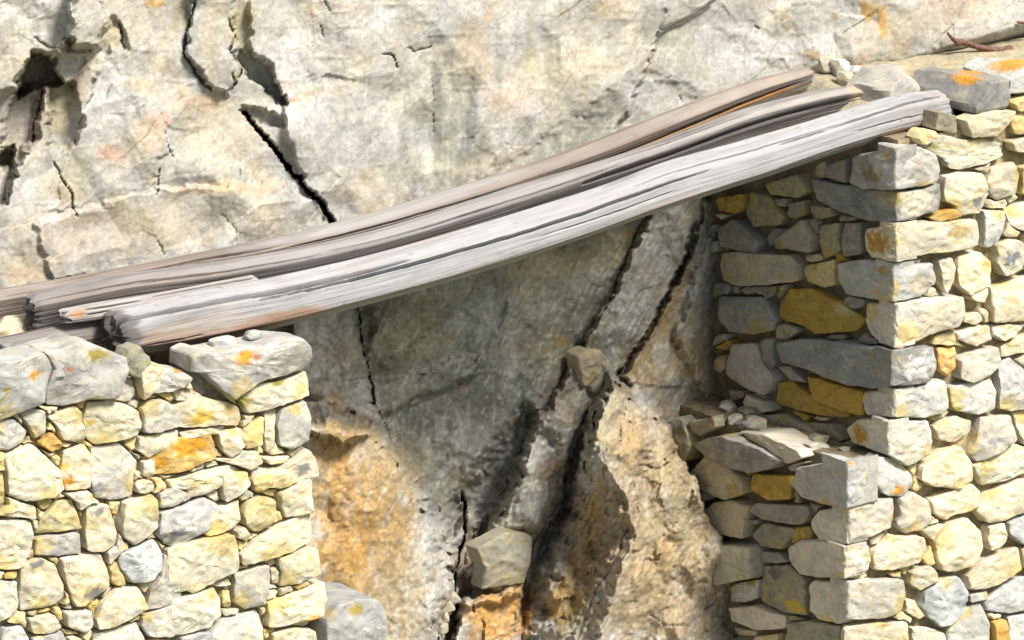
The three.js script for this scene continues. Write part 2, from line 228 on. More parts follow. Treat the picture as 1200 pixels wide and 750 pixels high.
// rock colour: base, then patches of darker tone, painted step shadow, stain and lichen: x, y, rx, ry, turn, colour, strength
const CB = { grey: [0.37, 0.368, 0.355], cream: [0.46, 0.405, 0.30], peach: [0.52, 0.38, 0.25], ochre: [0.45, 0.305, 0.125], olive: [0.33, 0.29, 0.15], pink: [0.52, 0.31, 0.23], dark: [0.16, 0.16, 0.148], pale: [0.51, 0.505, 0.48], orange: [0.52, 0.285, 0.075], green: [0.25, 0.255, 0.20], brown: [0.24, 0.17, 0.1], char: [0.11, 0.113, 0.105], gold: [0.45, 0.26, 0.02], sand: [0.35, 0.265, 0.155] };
const BLOBS = [
  [50, 25, 60, 35, 0, 'pale', .7], [20, 50, 30, 60, 0, 'cream', .4], [110, 20, 24, 20, 0, 'pale', .5], [170, 30, 50, 50, 0, 'cream', .5], [180, 4, 14, 6, 0, 'gold', .7], [214, 20, 12, 30, 0, 'olive', .6], [250, 50, 20, 60, 0, 'cream', .8], [262, 60, 8, 40, 0, 'pale', .6],
  [286, 30, 14, 40, 0, 'olive', .75], [30, 140, 36, 50, 0, 'brown', .45], [70, 130, 14, 40, 0, 'olive', .8], [98, 100, 16, 26, .3, 'brown', .75], [130, 40, 16, 20, 0, 'olive', .6], [150, 70, 22, 20, 0, 'green', .35], [120, 120, 30, 60, .3, 'pale', .5],
  [165, 100, 18, 12, 0, 'ochre', .35], [130, 178, 18, 10, .2, 'pink', .7], [188, 142, 14, 12, 0, 'pink', .75], [175, 160, 24, 20, 0, 'peach', .6], [240, 122, 34, 14, 0, 'peach', .7], [260, 160, 60, 40, 0, 'cream', .6], [255, 222, 60, 10, -.05, 'ochre', .5], [315, 218, 24, 12, -.2, 'peach', .7], [300, 200, 18, 20, 0, 'ochre', .3],
  [230, 255, 140, 34, 0, 'cream', .55], [90, 275, 60, 40, 0, 'peach', .4], [30, 210, 16, 40, 0, 'pale', .6], [85, 205, 20, 40, 0, 'olive', .4], [40, 310, 40, 26, 0, 'cream', .6], [30, 320, 30, 12, 0, 'peach', .5], [150, 250, 40, 14, .5, 'olive', .35], [110, 255, 20, 10, 0, 'brown', .25],
  [350, 90, 60, 80, 0, 'pale', .55], [390, 20, 60, 24, 0, 'cream', .35], [412, 12, 18, 10, 0, 'peach', .6], [356, 112, 20, 8, -.4, 'ochre', .4], [340, 118, 10, 5, 0, 'brown', .5], [370, 190, 60, 70, 0, 'grey', .5], [470, 170, 50, 70, 0, 'grey', .6], [440, 30, 70, 30, 0, 'pale', .5],
  [535, 90, 40, 50, .2, 'cream', .6], [560, 70, 20, 60, -.2, 'peach', .4], [590, 6, 24, 16, 0, 'ochre', .5], [574, 20, 8, 8, 0, 'orange', .5], [596, 118, 30, 28, 0, 'peach', .5], [600, 30, 30, 50, 0, 'pale', .6], [640, 80, 20, 40, 0, 'olive', .3],
  [528, 140, 44, 70, .1, 'green', .7], [550, 150, 10, 70, .15, 'dark', .75], [512, 130, 7, 70, 0, 'dark', .6], [540, 180, 36, 18, 0, 'dark', .65], [480, 120, 8, 60, .2, 'green', .5], [585, 90, 6, 60, 0, 'green', .5], [620, 60, 5, 60, 0, 'olive', .5], [655, 40, 5, 60, 0, 'green', .5], [612, 150, 14, 20, 0, 'green', .6], [640, 190, 60, 18, -.4, 'green', .85], [690, 150, 60, 14, -.6, 'dark', .4], [500, 195, 50, 20, 0, 'olive', .3], [430, 215, 60, 26, 0, 'cream', .4], [425, 205, 8, 12, 0, 'brown', .4], [560, 195, 40, 10, -.3, 'cream', .5],  // the slanted green and dark patches paint the soft shadow of the step
  [700, 150, 60, 34, -.55, 'green', .45], [745, 110, 20, 40, 0, 'grey', .6], [690, 60, 40, 60, 0, 'cream', .4], [650, 120, 26, 20, 0, 'cream', .4], [770, 30, 20, 26, 0, 'green', .6], [800, 40, 16, 40, 0, 'olive', .4], [840, 40, 50, 40, 0, 'grey', .5], [860, 70, 50, 20, -.3, 'pale', .7], [900, 60, 60, 30, 0, 'pale', .6], [818, 85, 18, 14, 0, 'olive', .4], [708, 10, 20, 14, 0, 'peach', .4], [884, 24, 10, 14, 0, 'dark', .4],  // first patch continues the painted step shadow
  [980, 40, 40, 40, 0, 'pale', .7], [1010, 50, 40, 30, 0, 'cream', .6], [1014, 12, 7, 16, -.25, 'orange', .75], [1035, 26, 6, 26, 0, 'orange', .9], [1024, 10, 14, 12, 0, 'gold', .5], [1055, 50, 14, 20, 0, 'ochre', .4], [952, 64, 10, 6, 0, 'gold', .5], [1130, 10, 60, 20, 0, 'peach', .5], [1080, 30, 40, 24, 0, 'cream', .6], [1180, 20, 40, 30, 0, 'pale', .5], [1000, 72, 20, 8, 0, 'brown', .3], [978, 20, 6, 6, 0, 'gold', .4],
  // gap: broad green-grey tone, with darker patches in its hollows
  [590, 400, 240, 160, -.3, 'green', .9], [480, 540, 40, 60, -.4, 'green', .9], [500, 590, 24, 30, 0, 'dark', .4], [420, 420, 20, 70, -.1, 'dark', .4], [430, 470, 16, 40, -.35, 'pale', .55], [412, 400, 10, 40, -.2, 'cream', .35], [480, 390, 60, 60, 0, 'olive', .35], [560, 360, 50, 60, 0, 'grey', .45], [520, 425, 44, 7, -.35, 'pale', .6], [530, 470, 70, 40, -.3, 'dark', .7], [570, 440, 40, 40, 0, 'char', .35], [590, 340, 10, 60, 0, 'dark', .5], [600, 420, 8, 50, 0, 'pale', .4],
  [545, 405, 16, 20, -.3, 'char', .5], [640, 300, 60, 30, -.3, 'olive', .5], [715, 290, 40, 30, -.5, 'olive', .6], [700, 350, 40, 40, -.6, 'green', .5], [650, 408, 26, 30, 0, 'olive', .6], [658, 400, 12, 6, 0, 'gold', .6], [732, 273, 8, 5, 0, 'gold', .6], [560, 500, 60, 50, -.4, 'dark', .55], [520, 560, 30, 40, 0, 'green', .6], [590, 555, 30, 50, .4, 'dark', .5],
  [780, 290, 34, 50, .5, 'grey', .8], [740, 360, 26, 60, .5, 'grey', .8], [770, 340, 10, 20, .5, 'sand', .5], [800, 330, 9, 60, .5, 'brown', .8], [776, 380, 14, 46, .5, 'ochre', .6], [745, 415, 18, 24, .6, 'brown', .8], [660, 460, 30, 40, .5, 'brown', .45], [650, 540, 30, 30, .5, 'dark', .5], [628, 530, 14, 24, .5, 'pale', .55], [650, 555, 24, 20, -.6, 'brown', .7], [652, 545, 10, 6, 0, 'pink', .4], [640, 590, 40, 26, 0, 'dark', .6],
  [820, 370, 26, 60, .4, 'grey', .7], [815, 420, 40, 50, 0, 'olive', .7], [800, 420, 20, 30, -.4, 'ochre', .6], [830, 400, 8, 16, 0, 'brown', .6], [800, 460, 30, 20, 0, 'green', .6], [760, 440, 30, 20, 0, 'ochre', .5], [830, 300, 16, 60, .3, 'grey', .6],
  [390, 520, 26, 30, 0, 'ochre', .8], [420, 600, 66, 130, -.2, 'ochre', .9], [402, 640, 30, 90, -.1, 'orange', .7], [440, 620, 40, 100, -.3, 'orange', .5], [474, 560, 30, 50, -.4, 'sand', .7], [504, 655, 16, 60, -.1, 'pale', .6], [420, 560, 40, 14, .5, 'sand', .5], [480, 700, 24, 60, 0, 'cream', .8], [445, 710, 30, 40, 0, 'sand', .6], [425, 530, 18, 16, 0, 'pale', .4], [450, 690, 8, 50, -.2, 'grey', .5], [500, 590, 12, 30, -.3, 'grey', .6],
  [590, 660, 34, 32, 0, 'cream', .75], [595, 640, 30, 12, 0, 'pale', .6], [548, 660, 14, 50, .1, 'brown', .6], [558, 640, 7, 14, .3, 'pale', .8], [580, 725, 40, 40, 0, 'orange', .95], [610, 720, 14, 30, 0, 'orange', .9], [525, 725, 14, 30, 0, 'sand', .6], [560, 745, 14, 14, 0, 'sand', .5],
  [660, 680, 50, 80, .3, 'dark', .5], [680, 640, 40, 60, .3, 'brown', .6], [700, 600, 16, 40, .2, 'gold', .8], [665, 700, 16, 44, .25, 'gold', .7], [690, 720, 30, 30, 0, 'olive', .7], [720, 640, 24, 40, .3, 'dark', .45], [744, 630, 14, 40, .3, 'gold', .55], [720, 520, 26, 60, 0, 'olive', .6], [724, 500, 20, 30, 0, 'cream', .5], [745, 500, 24, 26, 0, 'sand', .6], [770, 540, 34, 40, 0, 'sand', .8], [780, 620, 90, 150, 0, 'sand', .85], [760, 590, 20, 60, .2, 'olive', .5], [764, 520, 16, 16, 0, 'pale', .4], [730, 575, 16, 20, 0, 'grey', .5],
  [760, 700, 50, 60, 0, 'sand', .8], [810, 690, 34, 40, 0, 'dark', .35], [768, 630, 8, 90, .1, 'cream', .3], [790, 560, 30, 8, 1.2, 'brown', .5], [760, 660, 8, 60, .2, 'olive', .5], [830, 640, 16, 60, 0, 'olive', .4], [775, 560, 8, 12, 0, 'gold', .5], [772, 700, 6, 26, 0, 'gold', .35], [640, 630, 14, 12, 0, 'dark', .5],
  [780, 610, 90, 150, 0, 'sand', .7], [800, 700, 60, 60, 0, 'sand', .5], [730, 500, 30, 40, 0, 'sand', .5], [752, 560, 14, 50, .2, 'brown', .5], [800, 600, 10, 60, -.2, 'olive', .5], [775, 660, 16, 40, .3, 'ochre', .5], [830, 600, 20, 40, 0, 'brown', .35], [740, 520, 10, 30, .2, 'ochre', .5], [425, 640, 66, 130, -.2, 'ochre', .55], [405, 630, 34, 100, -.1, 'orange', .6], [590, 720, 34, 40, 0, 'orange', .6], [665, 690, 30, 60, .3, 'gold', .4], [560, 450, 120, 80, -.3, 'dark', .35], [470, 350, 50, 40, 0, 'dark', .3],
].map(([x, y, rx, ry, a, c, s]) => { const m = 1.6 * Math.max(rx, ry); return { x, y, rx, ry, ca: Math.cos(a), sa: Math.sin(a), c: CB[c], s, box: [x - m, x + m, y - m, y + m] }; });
function cliffC(x, y) {
  const n1 = fbm(x / 42, y / 80, 21, 4), n2 = fbm(x / 13, y / 22, 31, 3), n3 = noise(x / 5, y / 6, 51), n4 = noise(x / 2.3, y / 2.6, 61);
  const c = [0.42, 0.395, 0.34];
  const lower = sstep(-10, 20, y - pl(LOGY, x)); mix3(c, CB.grey, clamp(0.45 + 1.5 * n1)); mix3(c, CB.pale, 0.55 * sstep(0.02, 0.3, fbm(x / 90 + 40, y / 110, 181, 4))); mix3(c, CB.green, 0.4 * sstep(0.08, 0.32, fbm(x / 26 + 4, y / 80, 191, 4))); mix3(c, CB.cream, 0.75 * sstep(-0.04, 0.28, fbm(x / 70 + 9, y / 50, 12, 3)));
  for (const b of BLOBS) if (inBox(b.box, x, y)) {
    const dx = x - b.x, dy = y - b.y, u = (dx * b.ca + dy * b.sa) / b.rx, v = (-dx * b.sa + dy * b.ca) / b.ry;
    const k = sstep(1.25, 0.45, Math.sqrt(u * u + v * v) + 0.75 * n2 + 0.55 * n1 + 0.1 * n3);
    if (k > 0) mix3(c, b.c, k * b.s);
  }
  const streak = fbm(x / 6 + 0.3 * n1, y / 110, 71, 3), run = sstep(0.05, 0.4, streak) * 0.5;
  mix3(c, CB.green, run * sstep(0.1, 0.4, fbm(x / 120, y / 90, 81, 2) + 0.2) * 0.8);
  mix3(c, CB.pale, 0.35 * sstep(0.1, 0.38, fbm(x / 9, y / 90, 91, 3)));
  const veins = Math.abs(fbm(x / 30, y / 34, 101, 3)); mix3(c, CB.olive, 0.35 * sstep(0.03, 0.0, veins) * clamp(0.5 + n1 * 2));
  mix3(c, CB.ochre, 0.3 * sstep(0.2, 0.5, fbm(x / 38, y / 30, 111, 4)));
  if (lower > 0) { const u = x * 0.9 + y * 0.45, v = -x * 0.45 + y * 0.9; mix3(c, CB.dark, lower * 0.5 * sstep(0.12, 0.42, fbm(u / 9, v / 70, 151, 3) + 0.25 * n2)); mix3(c, CB.pale, lower * 0.45 * sstep(0.16, 0.42, fbm(u / 6 + 30, v / 40, 161, 3) + 0.25 * n3)); mix3(c, CB.brown, lower * 0.5 * sstep(0.15, 0.4, fbm(u / 22 + 7, v / 60, 171, 3))); const sp = fbm(x / 6, y / 7, 201, 3); mix3(c, CB.pale, lower * 0.4 * sstep(0.2, 0.42, sp + 0.3 * n1)); mix3(c, CB.char, lower * 0.42 * sstep(0.16, 0.4, -sp - 0.35 * n1)); mix3(c, CB.ochre, lower * 0.5 * sstep(0.24, 0.4, fbm(x / 12, y / 14, 206, 3))); }
  const g = 1 + (0.16 + 0.1 * lower) * n3 + (0.1 + 0.1 * lower) * n4 + 0.26 * n2; c[0] *= g; c[1] *= g; c[2] *= g;
  if (n4 + 0.6 * n3 > 0.62) mix3(c, CB.dark, 0.5);
  if (n4 - 0.5 * n3 < -0.66) mix3(c, CB.pale, 0.5);
  return c;
}
{
  const grid = (stops) => { const v = []; for (let k = 0; k + 1 < stops.length; k++) { const [a, s] = stops[k], n = Math.max(1, Math.round((stops[k + 1][0] - a) / s)); for (let i = 0; i < n; i++) v.push(mix(a, stops[k + 1][0], i / n)); } v.push(stops[stops.length - 1][0]); return v; };
  const xs = grid([[-5200, 350], [-2400, 90], [-900, 30], [-320, 9], [-22, 1.5], [1222, 9], [1500, 30], [2100, 90], [3000, 1]]), ys = grid([[-5200, 350], [-2400, 90], [-900, 30], [-280, 9], [-22, 1.5], [772, 5], [920, 20], [1300, 60], [2200, 150], [4000, 1]]);
  const nx = xs.length, ny = ys.length, pos = new Float32Array(nx * ny * 3), col = new Float32Array(nx * ny * 3), uv = new Float32Array(nx * ny * 2), idx = new Uint32Array((nx - 1) * (ny - 1) * 6);
  let o = 0, q = 0, t = 0;
  for (let j = 0; j < ny; j++) for (let i = 0; i < nx; i++) {
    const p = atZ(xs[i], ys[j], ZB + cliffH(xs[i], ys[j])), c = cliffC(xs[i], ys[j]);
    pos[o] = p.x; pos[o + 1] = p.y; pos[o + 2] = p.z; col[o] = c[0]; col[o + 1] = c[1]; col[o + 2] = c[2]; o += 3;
    uv[q++] = p.x + 0.3 * p.z; uv[q++] = p.y;
    if (i < nx - 1 && j < ny - 1) { const a = j * nx + i, b = a + nx; idx[t++] = a; idx[t++] = b; idx[t++] = a + 1; idx[t++] = a + 1; idx[t++] = b; idx[t++] = b + 1; }
  }
  const g = new THREE.BufferGeometry();
  g.setAttribute('position', new THREE.BufferAttribute(pos, 3)); g.setAttribute('color', new THREE.BufferAttribute(col, 3)); g.setAttribute('uv', new THREE.BufferAttribute(uv, 2)); g.setIndex(new THREE.BufferAttribute(idx, 1)); g.computeVertexNormals();
  const cl = mesh('cliff', g, M.rock); cl.userData.kind = 'structure'; cl.userData.label = 'weathered grey and ochre rock face with open cracks';
  const gr = mesh('ground', new THREE.PlaneGeometry(2400, 2400).rotateX(-Math.PI / 2).translate(0, -26, 0), M.grass); gr.userData.kind = 'structure'; gr.userData.label = 'valley floor far below the cliff';
}

// ---------------------------------------------------------------- masonry
// Outlines read off the photograph in squares of 240 x 190 px, 947 units wide; origin of each square:
const SQ = { a: [0, 370], b: [0, 560], c: [220, 370], d: [220, 560], e: [960, 20], f: [760, 180], g: [960, 180], h: [760, 370], i: [960, 370], j: [760, 560], k: [960, 560] };
const KU = 240 / 947;
const toPx = (sq, P) => P.map((v, i) => SQ[sq][i & 1] + v * KU);
// stone kinds: main colour, mottle, stain
const KIND = {
  c: [[0.64, 0.57, 0.42], [0.60, 0.57, 0.50], [0.60, 0.48, 0.22]],   // cream
  g: [[0.55, 0.525, 0.455], [0.43, 0.425, 0.41], [0.58, 0.50, 0.32]],    // grey
  b: [[0.47, 0.465, 0.45], [0.35, 0.352, 0.355], [0.57, 0.52, 0.40]],    // blue grey
  w: [[0.52, 0.52, 0.50], [0.32, 0.32, 0.31], [0.48, 0.45, 0.34]],      // white with crust lichen
  y: [[0.62, 0.51, 0.26], [0.62, 0.54, 0.35], [0.52, 0.38, 0.10]],      // yellow
  o: [[0.55, 0.34, 0.10], [0.56, 0.45, 0.24], [0.55, 0.25, 0.03]],      // orange
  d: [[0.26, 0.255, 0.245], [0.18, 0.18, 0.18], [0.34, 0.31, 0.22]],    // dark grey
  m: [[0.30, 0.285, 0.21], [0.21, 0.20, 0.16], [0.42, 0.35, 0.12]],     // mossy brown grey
  k: [[0.40, 0.27, 0.05], [0.30, 0.22, 0.08], [0.48, 0.34, 0.08]],      // ochre
  l: [[0.44, 0.40, 0.30], [0.36, 0.34, 0.28], [0.46, 0.38, 0.17]],      // light drab
};
const surfL = (px, py) => { const p = atZ(px, py, 0); if (p.x <= XE) return [p, 0, 0, 1]; const q = atX(px, py, XE); return [p, 0, 0, 1]; };
const corner = (xc) => { const f = corner0(xc, 0); f.xc = xc; return f; };
function clipX(P, xa, side) { // part of a photo-plane outline left or right of the edge line xa(y)
  const R = [], n = P.length / 2, d = (i) => side * (P[2 * i] - xa(P[2 * i + 1]));
  for (let i = 0; i < n; i++) { const j = (i + 1) % n, a = d(i), b = d(j); if (a >= 0) R.push(P[2 * i], P[2 * i + 1]); if ((a >= 0) !== (b >= 0)) { const t = a / (a - b); R.push(mix(P[2 * i], P[2 * j], t), mix(P[2 * i + 1], P[2 * j + 1], t)); } }
  return R;
}
const toPhoto = (v) => { const w = v.clone().sub(CAM), z = w.dot(FWD); return [600 + FOCAL * w.dot(RGT) / z, 375 - FOCAL * w.dot(UPV) / z]; };
function quoinGeo(P, surf, kind, o) { // a corner stone: an end face and a front face meeting at an arris
  const pr = o.proud ?? 0.03, xc = surf.xc - pr * 0.7 + rr(-0.035, 0.035), a = toPhoto(new THREE.Vector3(xc, 2.5, pr)), b = toPhoto(new THREE.Vector3(xc, -2.5, pr)), xa = (y) => mix(a[0], b[0], (y - a[1]) / (b[1] - a[1]));
  const E = clipX(P, xa, -1), F = clipX(P, xa, 1), q = { ...o, proud: 0, round: 0.011, gap: 0.3, tilt: 0.35, thick: o.thick ?? 0.2, quoin: false, fine: true }, gs = [];
  const id0 = stoneCount; if (E.length > 5) gs.push(stoneGeo(E, (x, y) => [atX(x, y, xc), -1, 0, 0], kind, q));
  if (F.length > 5) gs.push(stoneGeo(F, (x, y) => [atZ(x, y, pr), 0, 0, 1], kind, q));
  return mergeGeometries(gs);
}
const corner0 = (xc) => (px, py) => {
  const e = atX(px, py, xc), f = atZ(px, py, 0), w = sstep(-0.035, 0.035, f.x - xc), p = e.z <= 0 ? e : f, l = Math.hypot(1 - w, w) || 1;
  return [p, -(1 - w) / l, 0, w / l];
};
const surfU = corner(XU), surfW = corner(XL);
const shelf = (z) => (px, py) => [atZ(px, py, z), 0, 0, 1];
function resample(P, n) { // nick the corners, then split the sides evenly, keeping every corner
  const Q = [], m = P.length / 2; let T = 0;
  for (let i = 0; i < m; i++) { const h = (i + m - 1) % m, j = (i + 1) % m, la = Math.hypot(P[2 * h] - P[2 * i], P[2 * h + 1] - P[2 * i + 1]), lb = Math.hypot(P[2 * j] - P[2 * i], P[2 * j + 1] - P[2 * i + 1]), k = Math.min(1.6, 0.12 * la, 0.12 * lb); Q.push(mix(P[2 * i], P[2 * h], k / la), mix(P[2 * i + 1], P[2 * h + 1], k / la), mix(P[2 * i], P[2 * j], k / lb), mix(P[2 * i + 1], P[2 * j + 1], k / lb)); T += lb; }
  const out = [], w = Q.length / 2;
  for (let i = 0; i < w; i++) { const j = (i + 1) % w, l = Math.hypot(Q[2 * j] - Q[2 * i], Q[2 * j + 1] - Q[2 * i + 1]), s = Math.max(1, Math.round(n * l / T)); for (let k = 0; k < s; k++) out.push(mix(Q[2 * i], Q[2 * j], k / s), mix(Q[2 * i + 1], Q[2 * j + 1], k / s)); }
  return out;
}
const centroid = (P) => { let a = 0, x = 0, y = 0; for (let i = 0, j = P.length - 2; i < P.length; j = i, i += 2) { const c = P[j] * P[i + 1] - P[i] * P[j + 1]; a += c; x += (P[j] + P[i]) * c; y += (P[j + 1] + P[i + 1]) * c; } return [x / (3 * a), y / (3 * a), Math.abs(a) / 2]; };
let stoneCount = 0;
function stoneGeo(P, surf, kind, o = {}) {
  const id = ++stoneCount, [cx, cy, area] = centroid(P), R = Math.sqrt(area / Math.PI) * MPP;   // mean radius in metres
  const big = R > 0.15 || o.fine, B = resample(P, R < 0.06 ? 16 : big ? 44 : 32), N = B.length / 2, gap = o.gap ?? 0.45;
  const proud = o.proud ?? rr(-0.012, 0.028), tl = o.tilt ?? 1, tx = tl * rr(-0.08, 0.08), ty = tl * rr(-0.14, 0.05), rho = Math.min(o.round ?? rr(0.004, 0.011), R * 0.35), thick = o.thick ?? 0.16;
  const cuts = []; for (let k = 0; k < 4; k++) { const a = rr(0, 6.283), s = rr(0.08, 0.4); cuts.push([Math.cos(a) * s, Math.sin(a) * s, s * R * rr(0.3, 1.0)]); }
  for (let k = 0; k < N; k++) { const dx = B[2 * k] - cx, dy = B[2 * k + 1] - cy, l = Math.hypot(dx, dy), e = (l - gap + 0.9 * noise(B[2 * k] / 6, B[2 * k + 1] / 6, id) + 0.6 * noise(B[2 * k] / 2.5, B[2 * k + 1] / 2.5, id)) / l; B[2 * k] = cx + dx * e; B[2 * k + 1] = cy + dy * e; }
  const nb = thick > 0.25 ? 9 : 3, rings = []; for (let k = 0; k < nb; k++) rings.push([1, mix(-thick, -rho * 1.6, k / nb)]); rings.push([1, -rho * 1.6], [1 - 0.12 * rho / R, -rho * 0.75], [1 - 0.45 * rho / R, -rho * 0.25], [1 - rho / R, 0]);
  const inner = o.quoin ? 13 : R < 0.06 ? 3 : big ? 10 : 7, s0 = 1 - rho / R; for (let k = 1; k < inner; k++) rings.push([s0 * (1 - k / inner), 0]);
  const pos = [], col = [], uv = [], idx = [], KD = KIND[kind], jit = (o.tone ?? 1) * rr(0.86, 1.12), warm = rr(-0.05, 0.05), mott = rr(0.2, 0.8), ox = rr(0, 9), oy = rr(0, 9), la = rr(0, 6.283), lx0 = cx + Math.cos(la) * R / MPP * 1.1, ly0 = cy + Math.sin(la) * R / MPP * 0.9, lpos = surf(lx0, ly0)[0], lrr = R * rr(0.3, 0.8), lcol = 'cgbwyo'.includes(kind) ? [0.56, 0.43, 0.12] : [0.36, 0.28, 0.06];
  const spots = (o.lichenAndLit ?? []).map(([x, y, r, lc]) => { const [q, a, b2, cz] = surf(x, y); return [q.add(new THREE.Vector3(a, b2, cz).multiplyScalar(proud)), r * MPP, lc]; });
  const put = (qx, qy, h, s) => {
    const [p, nx, ny, nz] = surf(qx, qy), mx = (qx - cx) * MPP, my = (cy - qy) * MPP;
    let f = proud + tx * mx + ty * my + 0.05 * R * (1 - s * s);
    if (!o.fine) for (const c of cuts) f = Math.min(f, proud + 0.02 * R + c[2] - (c[0] * mx + c[1] * my));
    f += 0.05 * R * noise(p.x / (R * 1.3) + id, p.y / (R * 1.3), p.z / (R * 1.3)) + 0.010 * fbm(p.x * 17, p.y * 17, p.z * 17 + id, 3);
    f += 0.065 * R * triN(qx / (R / MPP * 0.9) + id * 3.1, qy / (R / MPP * 0.8), id) + 0.007 * triN(qx / 8 + id, qy / 6, id + 3) + facets(qx / 14 + id * 3.1, qy / 10, 0.005);
    h += f; p.x += nx * h; p.y += ny * h; p.z += nz * h;
    if (s === 1) { const w = 0.05 * R * noise(p.x * 8, p.y * 8, p.z * 8 + id); p.y += w; p.x += nz * w; }
    pos.push(p.x, p.y, p.z); uv.push(p.x - p.z + ox, p.y + 0.6 * p.z + oy);
    const c = [...KD[0]], n1 = fbm(p.x * 6 + id, p.y * 6, p.z * 6, 3), n2 = fbm(p.x * 22, p.y * 22, p.z * 22 + id, 3);
    mix3(c, KD[1], sstep(-0.1, 0.3, n1 + 0.4 * n2 + mott * 0.4 - 0.25) * 0.85);
    mix3(c, KD[2], 0.8 * sstep(0.08, 0.3, n2 + 0.3 * noise(p.x * 5, p.y * 5, id + 40) + (o.stain ?? 0)));
    mix3(c, lcol, 0.7 * sstep(1.1, 0.75, p.distanceTo(lpos) / lrr + 1.4 * n2));
    if (o.lichenAndLit) for (const [q, lr, lc] of spots) mix3(c, lc, 0.92 * sstep(1.15, 0.75, Math.hypot(p.x - q.x, (p.y - q.y) / 0.6, p.z - q.z) / lr + 1.3 * n2));
    const g = jit * (1 + 0.25 * n2); col.push(c[0] * g * (1 + warm), c[1] * g, c[2] * g * (1 - warm));
  };
  for (const [s, h] of rings) for (let k = 0; k < N; k++) put(cx + (B[2 * k] - cx) * s, cy + (B[2 * k + 1] - cy) * s, h, s);
  put(cx, cy, 0, 0);
  const nr = rings.length;
  let flip = 0; for (let k = 0; k < N; k++) { const j = (k + 1) % N; flip += B[2 * k] * B[2 * j + 1] - B[2 * j] * B[2 * k + 1]; }
  const tri = (a, b, c) => flip < 0 ? idx.push(a, b, c) : idx.push(a, c, b);
  for (let r = 0; r < nr - 1; r++) for (let k = 0; k < N; k++) { const j = (k + 1) % N, a = r * N + k, b = r * N + j; tri(a, b, a + N); tri(b, b + N, a + N); }
  for (let k = 0; k < N; k++) tri((nr - 1) * N + k, (nr - 1) * N + (k + 1) % N, nr * N);
  return toCreasedNormals(geoFrom(pos, col, uv, idx), 0.5);
}
const OR = [0.62, 0.28, 0.01], YE = [0.56, 0.40, 0.05], MO = [0.30, 0.24, 0.03], GR = [0.2, 0.2, 0.21], DK = [0.12, 0.12, 0.12], WH = [0.6, 0.6, 0.58], RU = [0.5, 0.16, 0.04];

// coverage raster, so that the chinks between the big stones can be packed with small ones
const MW = 1560, MH = 900, MX = -180, MY = 40, maskL = new Uint8Array(MW * MH), maskR = new Uint8Array(MW * MH);
function stamp(mask, P) { const B = bbox(P, 2); for (let y = Math.max(MY, Math.floor(B[2])); y < Math.min(MY + MH, B[3]); y++) for (let x = Math.max(MX, Math.floor(B[0])); x < Math.min(MX + MW, B[1]); x++) if (sdPoly(P, x, y) > -1.2) mask[(y - MY) * MW + x - MX] = 1; }
const covered = (mask, x, y) => { x = Math.round(x - MX); y = Math.round(y - MY); return x < 0 || y < 0 || x >= MW || y >= MH ? 1 : mask[y * MW + x]; };

const wallL = new THREE.Group(); wallL.name = numbered('dry_stone_wall'); scene.add(wallL);
tag(wallL, 'sunlit cream dry stone wall under the left ends of the logs, grey lichened capstones on top', 'stone wall', 'dry stone walls carrying the log bridge');
const wallR = new THREE.Group(); wallR.name = numbered('dry_stone_wall'); scene.add(wallR);
tag(wallR, 'taller dry stone pier under the right ends of the logs, with a shaded corner side', 'stone wall', 'dry stone walls carrying the log bridge');
function st(wall, surf, sq, kind, pts, o) {
  const P = toPx(sq, pts); stamp(wall === wallL ? maskL : maskR, P);
  if (o?.spots) o.lichenAndLit = o.spots.map(([x, y, r, c]) => [SQ[sq][0] + x * KU, SQ[sq][1] + y * KU, r * KU, c]);  // spots hold lichen and stains, plus sunlit quoin faces painted pale
  return mesh('stone', o?.quoin ? quoinGeo(P, surf, kind, o) : stoneGeo(P, surf, kind, o), M.stone, wall);
}
// --- left wall
const L = (sq, kind, pts, o) => st(wallL, surfL, sq, kind, pts, o);
const CAP = { thick: 0.3, round: 0.014, tone: 0.86 };
L('a', 'w', [-140, 215, -40, 210, 60, 195, 200, 165, 250, 230, 215, 330, 200, 400, 100, 440, 0, 482, -60, 495, -140, 520], { ...CAP, proud: 0.05, spots: [[150, 262, 34, OR], [225, 268, 30, OR], [75, 348, 14, RU], [15, 330, 20, YE]] });
L('a', 'w', [200, 165, 290, 145, 365, 112, 420, 130, 490, 150, 575, 190, 585, 250, 555, 320, 530, 375, 400, 385, 290, 420, 215, 415, 210, 340, 245, 240], { ...CAP, proud: 0.05, spots: [[300, 240, 18, RU], [430, 170, 50, MO]] });
L('a', 'm', [590, 160, 650, 140, 690, 190, 700, 230, 640, 290, 600, 280, 560, 240], { proud: 0.02 });
L('a', 'g', [575, 285, 635, 300, 650, 380, 600, 410, 540, 395], { proud: -0.05 });
L('a', 'c', [645, 255, 700, 210, 750, 232, 722, 320, 660, 390, 640, 310], { proud: 0.05 });
L('a', 'w', [752, 240, 830, 250, 885, 285, 850, 330, 790, 350, 705, 362, 732, 310], { spots: [[820, 240, 30, OR]] });
L('c', 'd', [0, 262, 60, 255, 140, 310, 165, 375, 100, 388, 40, 340], { proud: -0.08 });  // dark stone colour stands in for shade under the capstone
L('c', 'g', [-60, 345, 30, 345, 85, 378, 0, 400, -40, 398], { proud: -0.03 });
L('a', 'g', [-40, 480, 70, 478, 145, 540, 120, 590, 40, 625, -50, 632]);
L('a', 'g', [100, 455, 150, 430, 215, 440, 222, 510, 215, 545, 160, 572, 145, 530]);
L('a', 'c', [222, 470, 290, 440, 350, 410, 380, 450, 398, 580, 350, 588, 285, 575, 260, 510]);
L('a', 'c', [410, 402, 500, 390, 600, 415, 660, 460, 665, 520, 640, 555, 560, 580, 440, 602, 405, 570, 392, 480], { spots: [[420, 500, 30, YE]] });
